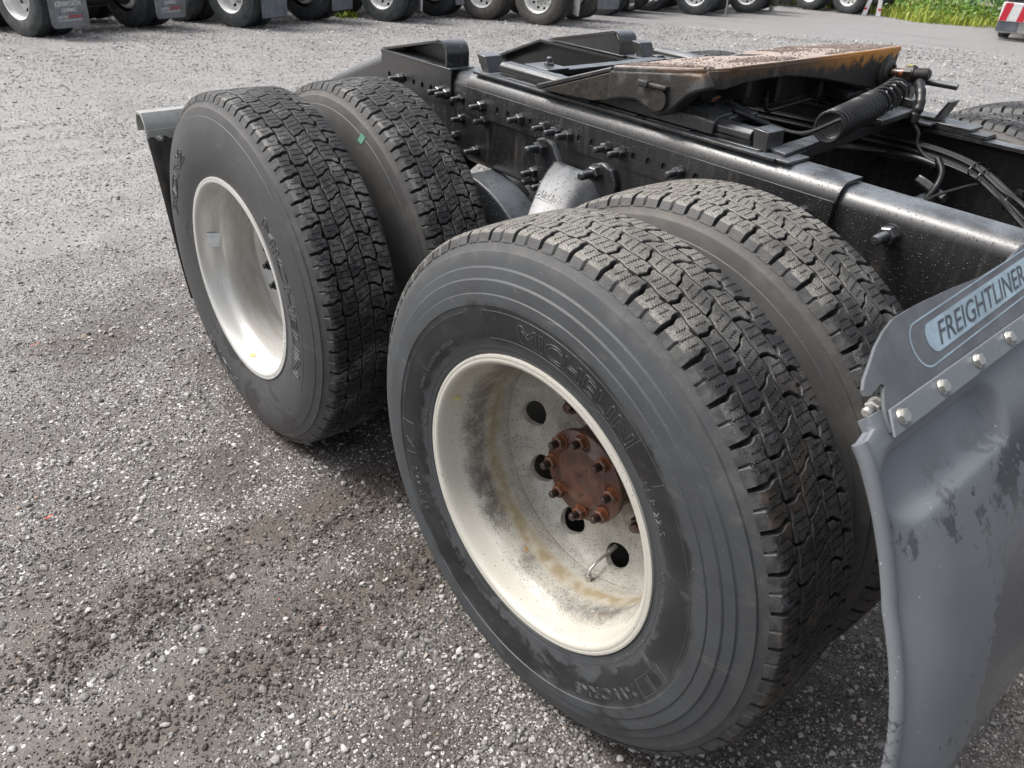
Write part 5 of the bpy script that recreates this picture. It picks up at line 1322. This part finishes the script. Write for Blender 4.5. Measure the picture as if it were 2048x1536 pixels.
# ================================================================== the yard behind
def far_tyre_mesh():
    mb = MB(); seg = 72
    prof = [(0, RC-0.004), (0.05, RC-0.005), (0.095, RC-0.010), (0.108, RC-0.018), (0.112, RB-0.004), (0.122, 0.498), (0.134, 0.475), (0.1425, 0.44), (0.1435, 0.41), (0.139, 0.37), (0.131, 0.335), (0.1255, 0.314), (0.120, 0.3065), (0.114, 0.300)]
    mb.lathe(prof, seg, 0); mb.lathe([(-t, r) for t, r in prof], seg, 0)
    # shoulder lugs
    for k in range(48):
        a = 2*PI*k/48; 
        for sg in (-1, 1):
            V = []
            for t, r in ((0.070, RC+0.004), (0.104, RC-0.004), (0.1135, RB+0.004), (0.070, RB)):
                for da in (-0.040, 0.040): V.append((r*math.cos(a+da), -sg*t, r*math.sin(a+da)))
            mb.add(V, [(0, 1, 3, 2), (2, 3, 5, 4), (0, 2, 4, 6), (1, 7, 5, 3)], 0)
    for g_ in (-0.045, -0.015, 0.015, 0.045): mb.lathe([(g_-0.012, RC-0.006), (g_-0.011, RC+0.003), (g_+0.011, RC+0.003), (g_+0.012, RC-0.006)], seg, 0)
    return mb.mesh('tyre', [M['far_tyre']])
ME['far_tyre'] = far_tyre_mesh()
def far_wheel_mesh():
    mb = MB(); mb.lathe(BARREL, 64, 0); mb.lathe([(disc_t(r), r) for r in (0.2648, 0.259, 0.250, 0.235, 0.215, 0.185, 0.165, 0.09)], 64, 0)
    mb.lathe([(-0.112, 0.092), (-0.04, 0.088), (-0.03, 0.102), (-0.018, 0.100), (-0.012, 0.06), (-0.010, 0.0)], 32, 2)
    for k in range(10):
        a = 2*PI*k/10; c = Vector((0.222*math.cos(a), -disc_t(0.222)-0.0015, 0.222*math.sin(a)))
        mb.add([(c.x+0.028*math.cos(b_), -disc_t(math.hypot(c.x+0.028*math.cos(b_), c.z+0.028*math.sin(b_)))-0.003, c.z+0.028*math.sin(b_)) for b_ in [2*PI*i/12 for i in range(12)]], [tuple(range(12))], 1)
        n_ = Vector((0.1428*math.cos(a+0.3), -disc_t(0.14), 0.1428*math.sin(a+0.3))); mb.cyl(n_, n_+Vector((0, -0.045, 0)), 0.018, seg=6, mi=2)
    return mb.mesh('wheel', [M['rim_far'], M['dark_hole'], M['galv']])
ME['far_wheel'] = far_wheel_mesh()
M['teal'] = simple('dark_teal_paint', (0.01, 0.05, 0.07), 0.3, 0, 4, 0.2)
M['maroon'] = simple('dark_red_paint', (0.12, 0.012, 0.015), 0.3, 0, 4, 0.2)
M['cabwhite'] = simple('white_cab_paint', (0.6, 0.6, 0.6), 0.3, 0, 4, 0.1)
M['cabblue'] = simple('blue_cab_paint', (0.02, 0.05, 0.16), 0.3, 0, 4, 0.1)
M['glass'] = simple('dark_window_glass', (0.02, 0.025, 0.03), 0.08)
M['chrome'] = simple('polished_tank', (0.6, 0.6, 0.6), 0.2, 0.9, 3, 0.1)
def tractor(origin, heading, label, flap=None, cab='cabwhite', tyre='far_tyre', steer=True):
    """parked tractor: rear drive axle at the origin, forward = local +X"""
    z0 = gh(origin[0], origin[1]); t = empty('tractor_truck', None, (origin[0], origin[1], z0+0.012), (0, 0, heading))
    tag(t, label, 'truck', 'tractors parked in a row across the yard')
    for x in (0, 1.3208):
        for yy, sd in ((1.067, 1), (0.722, 1), (-0.722, -1), (-1.067, -1)):
            w = link('wheel', ME['far_wheel'], t); w.location = (x, yy, HC); w.rotation_euler = (0, random.random()*6, PI if sd > 0 else 0)
            ty = link('tyre', ME['far_tyre'], w)
            if tyre != 'far_tyre': ty.material_slots[0].link = 'OBJECT'; ty.material_slots[0].material = M[tyre]
        MB().cyl((x, -0.95, HC), (x, 0.95, HC), 0.07, seg=16).cyl((x, -0.2, HC), (x, 0.2, HC), 0.2, seg=20).build('axle', M['far_black'], t)
        for sd in (-1, 1): MB().cyl((x, sd*0.57, HC), (x, sd*0.95, HC), 0.20, seg=24).build('brake_drum', M['far_black'], t)
    for sd in (-1, 1):
        MB().box(-0.75, 5.6, sd*0.43-0.01 if sd < 0 else 0.35, -0.35 if sd < 0 else 0.44, 0.78, 1.05).build('frame_rail', M['far_black'], t, 0.01)
        mb = MB(); mb.cyl((-0.45+0.9, sd*0.42, 0.55), (-0.45+0.9, sd*0.42, 0.80), 0.13, seg=20); mb.build('air_spring', M['far_black'], t)
        mb = MB(); mb.tube([(-0.35, sd*0.40, 0.50), (0.0, sd*0.42, 0.46), (0.55, sd*0.40, 0.62)], 0.045, 8); mb.build('trailing_arm', M['far_black'], t)
        mb = MB(); mb.cyl((2.3, sd*0.86, 0.66), (3.7, sd*0.86, 0.66), 0.31, seg=32); mb.build('fuel_tank', M['chrome'], t, 0.01)
        mb = MB(); mb.box(-0.74, -0.69, sd*0.43 if sd > 0 else -1.23, 1.23 if sd > 0 else -0.43, 0.90, 0.97); mb.build('mud_flap_hanger', M['far_black'], t, 0.005)
    MB().prism([(0.10, 1.14), (0.95, 1.22), (0.95, 1.18), (0.10, 1.08)], -0.45, 0.45).build('fifth_wheel', M['far_black'], t, 0.01)
    if steer:
        for sd in (-1, 1):
            w = link('wheel', ME['far_wheel'], t); w.location = (5.3, sd*1.02, HC); w.rotation_euler = (0, 1, PI if sd > 0 else 0); link('tyre', ME['far_tyre'], w)
    mb = MB(); mb.prism([(2.15, 0.75), (2.15, 3.35), (2.9, 3.6), (4.2, 3.0), (4.45, 2.05), (6.1, 1.85), (6.35, 1.4), (6.35, 0.62), (5.95, 0.55), (5.85, 1.15), (4.75, 1.15), (4.65, 0.6)], -1.15, 1.15)
    mb.build('cab', M[cab], t, 0.06, 3)
    for sd in (-1, 1): MB().prism([(3.55, 1.95), (4.25, 1.95), (4.05, 2.65), (3.55, 2.75)], sd*1.152, sd*1.162).build('side_window', M['glass'], t)
    if flap:
        kind, mat = flap
        for sd in (1, -1):
            hw, zb, zt, yaw = {'print': (0.30, 0.17, 0.90, 0.0), 'plain': (0.30, 0.21, 0.90, 0.0), 'bent': (0.27, 0.24, 0.90, D2R(40)), 'oval': (0.20, 0.20, 0.90, D2R(0))}[kind]
            e = empty('mud_flap_mount', t, (-0.70, sd*0.90, 0), (0, 0, sd*yaw)); COL.objects.unlink(e); bpy.data.objects.remove(e)
            pl = [(p[0], p[1]+(zb+zt)/2) for p in rbox2(hw*2, zt-zb, 0.06 if kind == 'print' else 0.012)]
            f = MB().prism(pl, -0.008, 0.0, 'x').build('mud_flap', M[mat], t, 0.002); f.location = (-0.70, sd*0.90, 0); f.rotation_euler = (0, D2R(-3), sd*yaw)
            def ptxt(txt, size, zc, mt, name, yc=0.0, wlim=None):
                vs, fs, lp, wd = text_flat(txt, size, size*0.02, 0, 1.0); k = 1 if wlim is None else wlim/wd; x0 = min(v[0] for v in vs)
                mb = MB(); mb.add([(-0.0105, yc+wd*k/2-(v[0]-x0)*k, zc+v[1]) for v in vs], [tuple(q[::-1]) for q in fs]); mb.build(name, M[mt], f, fix=False)
            if kind == 'print':
                ptxt('KENWORTH', 0.098, 0.455, 'white_print', 'name_print', 0, 0.40); ptxt('QU\u00c9BEC', 0.060, 0.385, 'white_print', 'place_print', 0, 0.235)
                ptxt("L'ACTIVE", 0.048, 0.300, 'white_print', 'small_print', 0.115, 0.16); ptxt('EXPRESS', 0.048, 0.300, 'red_print', 'small_print', -0.085, 0.21); ptxt('LES CENTRES ROUTIERS', 0.033, 0.260, 'white_print', 'small_print', 0, 0.37)
                mb = MB(); mb.add([(-0.0105, 0.05, 0.74), (-0.0105, -0.05, 0.74), (-0.0105, -0.032, 0.56), (-0.0105, 0.032, 0.56)], [(0, 1, 2, 3)], 0); mb.add([(-0.0112, 0.030, 0.72), (-0.0112, -0.030, 0.72), (-0.0112, -0.018, 0.60), (-0.0112, 0.018, 0.60)], [(0, 1, 2, 3)], 1); mb.build('emblem_print', [M['white_print'], M['red_print']], f, fix=False)
            if kind == 'oval':
                mb = MB(); mb.add([(-0.0105, 0.15*math.cos(a), 0.50+0.11*math.sin(a)) for a in [2*PI*i/20 for i in range(20)]], [tuple(range(20))]); mb.build('oval_print', M['red_print'], f, fix=False)
                mb = MB(); mb.add([(-0.0105, 0.15, 0.27), (-0.0105, -0.15, 0.27), (-0.0105, -0.15, 0.32), (-0.0105, 0.15, 0.32)], [(0, 1, 2, 3)]); mb.build('bar_print', M['white_print'], f, fix=False)
                MB().box(-0.0112, -0.0108, -0.10, 0.10, 0.485, 0.515).build('oval_print', M['white_print'], f, fix=False)
    return t
HD = math.atan2(-0.36, -0.935)
tractor((-13.55, 1.80), HD, 'parked tractor with printed KENWORTH mud flaps at the far left of the row', ('print', 'far_flap'), 'teal')
tractor((-13.65, 5.02), HD, 'parked tractor with plain square slate grey mud flaps next to the printed ones', ('plain', 'far_flap_dark'), 'cabwhite')
tractor((-13.75, 8.10), HD, 'parked tractor with one creased grey mud flap behind its left wheels', ('bent', 'far_flap'), 'cabblue')
tractor((-12.25, 10.85), HD, 'parked tractor with brownish tyres and long pale mud flaps', ('bent', 'far_flap'), 'cabwhite', 'far_tyre_brown')
tractor((-13.80, 14.35), HD, 'parked tractor with black mud flaps carrying a red oval', ('oval', 'mudflap'), 'maroon')
tractor((-13.40, 17.55), HD, 'parked tractor standing right of the red oval mud flaps', None, 'cabwhite')
tractor((-13.65, 20.30), HD, 'parked tractor with a tan mark on its dark mud flap', ('bent', 'mudflap'), 'cabblue')
tractor((-12.60, 25.0), PI+0.04, 'parked tractor standing side-on at the edge of the greenery', None, 'cabwhite')
def post(x, y, w, h, label, name='support_leg'):
    z = gh(x, y); o = empty(name, None, (x, y, z)); tag(o, label, 'support leg')
    MB().box(-w/2, w/2, -w/2, w/2, 0.03, h).build('leg_tube', M['galv'], o, 0.006); MB().box(-w, w, -w, w, 0.0, 0.03).build('foot_plate', M['galv'], o, 0.004)
post(-13.4, 20.9, 0.11, 1.1, 'grey steel support leg right of the last angled tractor'); post(-14.7, 22.9, 0.10, 1.1, 'grey steel support leg beside the side-on tractor')
# thin marker rod
o = MB().cyl((-12.25, 16.9, gh(-12.25, 16.9)), (-12.25, 16.9, gh(-12.25, 16.9)+1.2), 0.018, seg=10).build('marker_rod', M['galv']); tag(o, 'thin grey upright rod standing before the parked tractors', 'rod')
# barricade with red and white legs
bx, by = -12.0, 24.0; bz = gh(bx, by); bar = empty('traffic_barricade', None, (bx, by, bz), (0, 0, D2R(20))); tag(bar, 'white barricade with red marks on its splayed legs beside the greenery', 'barricade')
for sx, lean in ((0.0, 0.10), (0.42, -0.06)):
    mb = MB(); mb.prism([(sx-0.07, 0.0), (sx+0.07, 0.0), (sx+0.07+lean, 0.62), (sx+0.16+lean*1.4, 1.05), (sx+0.04+lean*1.4, 1.05), (sx-0.05+lean, 0.62)], -0.03, 0.03); lg = mb.build('leg', M['white_print'], bar, 0.006)
    MB().prism([(sx-0.01+lean*0.9, 0.50), (sx+0.10+lean*0.9, 0.50), (sx+0.12+lean, 0.66), (sx+0.0+lean, 0.66)], -0.036, -0.031).build('red_band', M['red_print'], lg)
    MB().box(sx-0.04, sx+0.05, -0.035, -0.031, 0.16, 0.22).build('red_mark', M['red_print'], lg)
MB().box(-0.2, 0.9, -0.05, 0.05, 0.90, 1.10).build('rail_board', M['white_print'], bar, 0.01)
# ------------------------------------------------------------------ truck nose at the right edge
FH = math.atan2(-0.95, 0.30); lat = Vector((-math.sin(FH), math.cos(FH)))      # local +Y
p0 = Vector((-6.62, 19.75)); c0 = p0 + lat*1.22; tn = empty('flatbed_truck', None, (c0.x, c0.y, gh(c0.x, c0.y)+0.01), (0, 0, FH))
tag(tn, 'truck front with red and white striped bumper at the right edge', 'truck')
bp_ = MB(); bp_.prism([(p[0], p[1]+0.60) for p in rbox2(2.44, 0.40, 0.03)], -0.10, 0.0, 'x'); bmp = bp_.build('bumper', M['white_print'], tn, 0.02)
for k in range(7):
    y = -1.21+0.36*k
    mb = MB(); mb.add([(0.004, y, 0.41), (0.004, y+0.15, 0.41), (0.004, y+0.21, 0.79), (0.004, y+0.05, 0.79)], [(0, 1, 2, 3)]); mb.build('red_stripe', M['red_print'], bmp, fix=False)
MB().prism([(-0.06, 0.40), (-0.06, 0.16), (-0.30, 0.13), (-0.30, 0.40)], -1.16, 1.16).build('lower_valance', M['galv'], tn, 0.01)
MB().prism([(-0.03, 0.40), (-0.03, 0.20), (-0.32, 0.16), (-0.32, 0.40)], -1.22, -0.78).build('corner_valance', M['far_flap_dark'], tn, 0.01)
MB().box(-0.058, -0.054, -0.40, -0.12, 0.20, 0.36).build('number_plate', M['white_print'], tn)
vs, fs, lp, wd = text_flat('L', 0.12, 0.002, 0, 1); MB().add([(-0.052, -0.37+v[0], 0.235+v[1]) for v in vs], fs).build('plate_print', M['sticker_blue'], tn, fix=False)
for sd in (-1, 1):
    MB().box(-0.12, -0.03, sd*0.98-0.22, sd*0.98+0.22, 0.83, 0.89).build('headlamp_trim', M['far_black'], tn, 0.01)
    hl = MB().prism([(p[0]+sd*0.99, p[1]+1.0) for p in rbox2(0.40, 0.20, 0.03)], -0.12, -0.035, 'x').build('headlight', M['chrome'], tn, 0.01)
    for yy in (-1.2, 1.2):
        pass
    w = link('wheel', ME['far_wheel'], tn); w.location = (-0.95, sd*1.02, 0.45); w.scale = (0.85, 1, 0.85); w.rotation_euler = (0, 0, 0 if sd < 0 else PI); link('tyre', ME['far_tyre'], w)
MB().prism([(p[0], p[1]+1.15) for p in rbox2(1.45, 0.62, 0.05)], -0.10, -0.045, 'x').build('grille', M['galv'], tn, 0.02)
for k in range(6): MB().box(-0.044, -0.036, -0.64, 0.64, 0.92+0.08*k, 0.955+0.08*k).build('grille_bar', M['chrome'], tn, 0.004)
MB().prism([(-0.12, 0.80), (-0.12, 1.55), (-1.3, 1.75), (-1.55, 2.6), (-2.6, 2.7), (-2.6, 0.7), (-1.4, 0.7), (-1.35, 1.05), (-0.55, 1.05), (-0.5, 0.80)], -1.2, 1.2).build('cab', M['cabwhite'], tn, 0.05, 3)
MB().box(-7.0, -2.7, -0.45, 0.45, 0.65, 0.95).build('frame', M['far_black'], tn, 0.01)
for x in (-5.0, -6.2):
    for sd in (-1, 1):
        w = link('wheel', ME['far_wheel'], tn); w.location = (x, sd*1.02, HC); w.rotation_euler = (0, 0, 0 if sd < 0 else PI); link('tyre', ME['far_tyre'], w)
MB().box(-7.3, -2.75, -1.22, 1.22, 1.10, 1.28).build('deck', M['far_black'], tn, 0.02)
# ------------------------------------------------------------------ greenery
def mk_leaf(name, a, b_, c):
    m, nt, p = new_mat(name); n = N(nt); gi = nt.nodes.new('ShaderNodeNewGeometry')
    col = n.ramp(gi.outputs['Random Per Island'], [(0, a), (0.5, b_), (1, c)])
    put(nt, p, col=col, rough=0.5); p.inputs['Transmission Weight'].default_value = 0.0
    return m
M['grass'] = mk_leaf('meadow_grass', (0.13, 0.22, 0.02), (0.26, 0.33, 0.03), (0.36, 0.36, 0.05))
M['weed'] = mk_leaf('weed_leaf', (0.05, 0.14, 0.02), (0.10, 0.22, 0.03), (0.20, 0.31, 0.04))
M['fern'] = mk_leaf('frond_leaf', (0.05, 0.16, 0.03), (0.08, 0.22, 0.04), (0.13, 0.28, 0.06))
M['stem'] = simple('green_stem', (0.10, 0.14, 0.04), 0.6)
r_ = random.Random(21)
def edge(u_):      # gravel/grass border line from left to right
    pts = [(-22, 24.6), (-16.5, 25.6), (-12.3, 25.4), (-9.7, 23.3), (-8.3, 24.2), (-6.0, 26.5), (0, 34), (12, 48)]
    k = min(len(pts)-2, int(u_*(len(pts)-1))); f = u_*(len(pts)-1)-k; return pts[k][0]*(1-f)+pts[k+1][0]*f, pts[k][1]*(1-f)+pts[k+1][1]*f
mb = MB()
for i in range(9500):
    u_ = r_.random(); x, y = edge(u_); d = 7.0*r_.random()**1.7; x += -0.36*d*1.0+r_.uniform(-0.4, 0.4)-0.2; y += 0.95*d*1.0-0.1; z = gh(x, y)-0.02
    h = r_.uniform(0.14, 0.34)+min(0.5, d*0.14)*r_.random(); a = r_.random()*6.28; w = 0.008+0.010*r_.random(); dx, dy = math.cos(a), math.sin(a); ln = r_.uniform(0.2, 0.8)*h
    px, py = -dy*w, dx*w
    V = [(x-px, y-py, z), (x+px, y+py, z), (x+dx*ln*0.35+px*0.8, y+dy*ln*0.35+py*0.8, z+h*0.6), (x+dx*ln*0.35-px*0.8, y+dy*ln*0.35-py*0.8, z+h*0.6), (x+dx*ln, y+dy*ln, z+h)]
    mb.add(V, [(0, 1, 2, 3), (3, 2, 4)])
o = mb.build('verge_grass', M['grass'], fix=False, sharp=False); tag(o, 'yellow green grass and weeds along the yard edge', None, None, 'stuff')
mb = MB()
for i in range(12000):
    u_ = r_.random(); x, y = edge(u_); d = 0.7+7.5*r_.random()**1.2; x += -0.36*d+r_.uniform(-0.5, 0.5); y += 0.95*d; k = noise.noise((x*0.9, y*0.9, 4))
    h = (0.25+0.35*d*0.35+0.3*max(-0.3, k)); z = gh(x, y)+h*r_.random()**0.6*min(1.6, 1)
    s_ = r_.uniform(0.03, 0.075); a = Vector((r_.gauss(0, 1), r_.gauss(0, 1), r_.gauss(0.6, 0.6))).normalized(); b_ = a.orthogonal().normalized(); c = a.cross(b_)
    P = Vector((x, y, z)); mb.add([P-b_*s_, P+c*s_*0.5, P+b_*s_, P-c*s_*0.5], [(0, 1, 2, 3)])
o = mb.build('verge_weeds', M['weed'], fix=False, sharp=False); tag(o, 'dense leafy weeds banked behind the grass edge', None, None, 'stuff')
def sumac(x, y, h, n_fr, seed, label):
    q = random.Random(seed); z = gh(x, y); t = empty('sumac_shrub', None, (x, y, z)); tag(t, label, 'shrub', 'sumac shrubs in the greenery')
    mb = MB(); mb.tube([(0, 0, 0), (0.03, 0.02, h*0.4), (0.0, 0.05, h*0.8)], [0.02, 0.016, 0.010], 7)
    for k in range(n_fr):
        a = 2*PI*k/n_fr+q.uniform(-0.3, 0.3); z1 = h*q.uniform(0.45, 0.85); L_ = q.uniform(0.5, 0.85)
        P = [Vector((math.cos(a)*L_*f, math.sin(a)*L_*f, z1+0.32*math.sin(f*2.2)-0.25*f*f)) for f in [i/10 for i in range(11)]]
        fb = MB(); fb.tube(P, 0.005, 5, mi=1)
        for i in range(1, 11):
            d = (P[i]-P[i-1]).normalized(); sd_ = d.cross(Vector((0, 0, 1))).normalized(); ll = 0.16*(1-abs(i/10-0.45)*0.9)
            for sg in (-1, 1):
                for off in (0, 0.5):
                    b0 = P[i-1].lerp(P[i], off); tip = b0+sd_*sg*ll+d*ll*0.35+Vector((0, 0, -0.03)); m_ = b0.lerp(tip, 0.45); w_ = d*0.016
                    fb.add([b0, m_-w_, tip, m_+w_], [(0, 1, 2, 3)], 0)
        fb.build('frond', [M['fern'], M['stem']], t, fix=False, sharp=False)
    mb.build('stem', M['stem'], t)
for i, (x, y, h, nf, lb) in enumerate(((-11.0, 26.6, 1.3, 9, 'sumac shrub with drooping fronds nearest the barricade'), (-9.7, 26.3, 1.0, 11, 'spreading sumac shrub in the middle of the greenery'), (-8.9, 25.9, 1.1, 10, 'sumac shrub with wide feathery fronds left of the striped bumper'), (-8.2, 27.4, 1.5, 9, 'taller sumac shrub close behind the striped bumper'), (-12.6, 27.6, 1.6, 9, 'sumac shrub half hidden behind the side-on tractor'))): sumac(x, y, h, nf, 40+i, lb)
def weed(x, y, n_, s_, label):
    z = gh(x, y); mb = MB(); q = random.Random(int(x*100))
    for k in range(n_):
        a = q.random()*6.28; L_ = s_*q.uniform(0.4, 1); P = Vector((q.gauss(0, s_*0.5), q.gauss(0, s_*0.5), 0)); d = Vector((math.cos(a), math.sin(a), q.uniform(0.3, 1.3))).normalized(); w_ = Vector((-math.sin(a), math.cos(a), 0))*L_*0.18
        mb.add([P, P+d*L_*0.5-w_, P+d*L_, P+d*L_*0.5+w_], [(0, 1, 2, 3)])
    o = mb.build('weed', M['grass'], fix=False, sharp=False); o.location = (x, y, z); tag(o, label, 'weed')
weed(-14.2, 6.75, 90, 0.20, 'small yellow green weed growing under the plain grey mud flaps'); weed(-14.1, 9.9, 60, 0.16, 'low weed tuft right of the creased mud flap'); weed(-16.0, 3.0, 40, 0.15, 'small weed tuft between the two leftmost tractors')
# fallen petals and leaf bits on the gravel
M['petal'] = simple('orange_red_leaf', (0.50, 0.09, 0.05), 0.6)
def scrap(x, y, s_, label, n_=3):
    q = random.Random(int(x*1000)); mb = MB()
    for k in range(n_):
        P = Vector((q.gauss(0, s_*0.6), q.gauss(0, s_*0.6), 0.008+q.random()*0.004)); a = q.random()*6.28; d = Vector((math.cos(a), math.sin(a), 0.15)); w_ = Vector((-math.sin(a), math.cos(a), 0.1))
        mb.add([P-d*s_*0.5, P-w_*s_*0.22, P+d*s_*0.6+Vector((0, 0, s_*0.15)), P+w_*s_*0.25], [(0, 1, 2, 3)])
    o = mb.build('leaf_scrap', M['petal'], fix=False, sharp=False); o.location = (x, y, gh(x, y)); tag(o, label, 'leaf')
scrap(-1.252, -1.859, 0.016, 'orange red leaf scraps lying on the gravel at the lower left')
scrap(-2.34, -1.635, 0.014, 'tiny red leaf scraps at the left edge beside the rear wheel')
scrap(-0.56, -1.501, 0.007, 'single tan orange chip on the dirt left of the front wheel', 1)
scrap(-0.412, -1.469, 0.006, 'small orange chip close to the front tyre', 1)
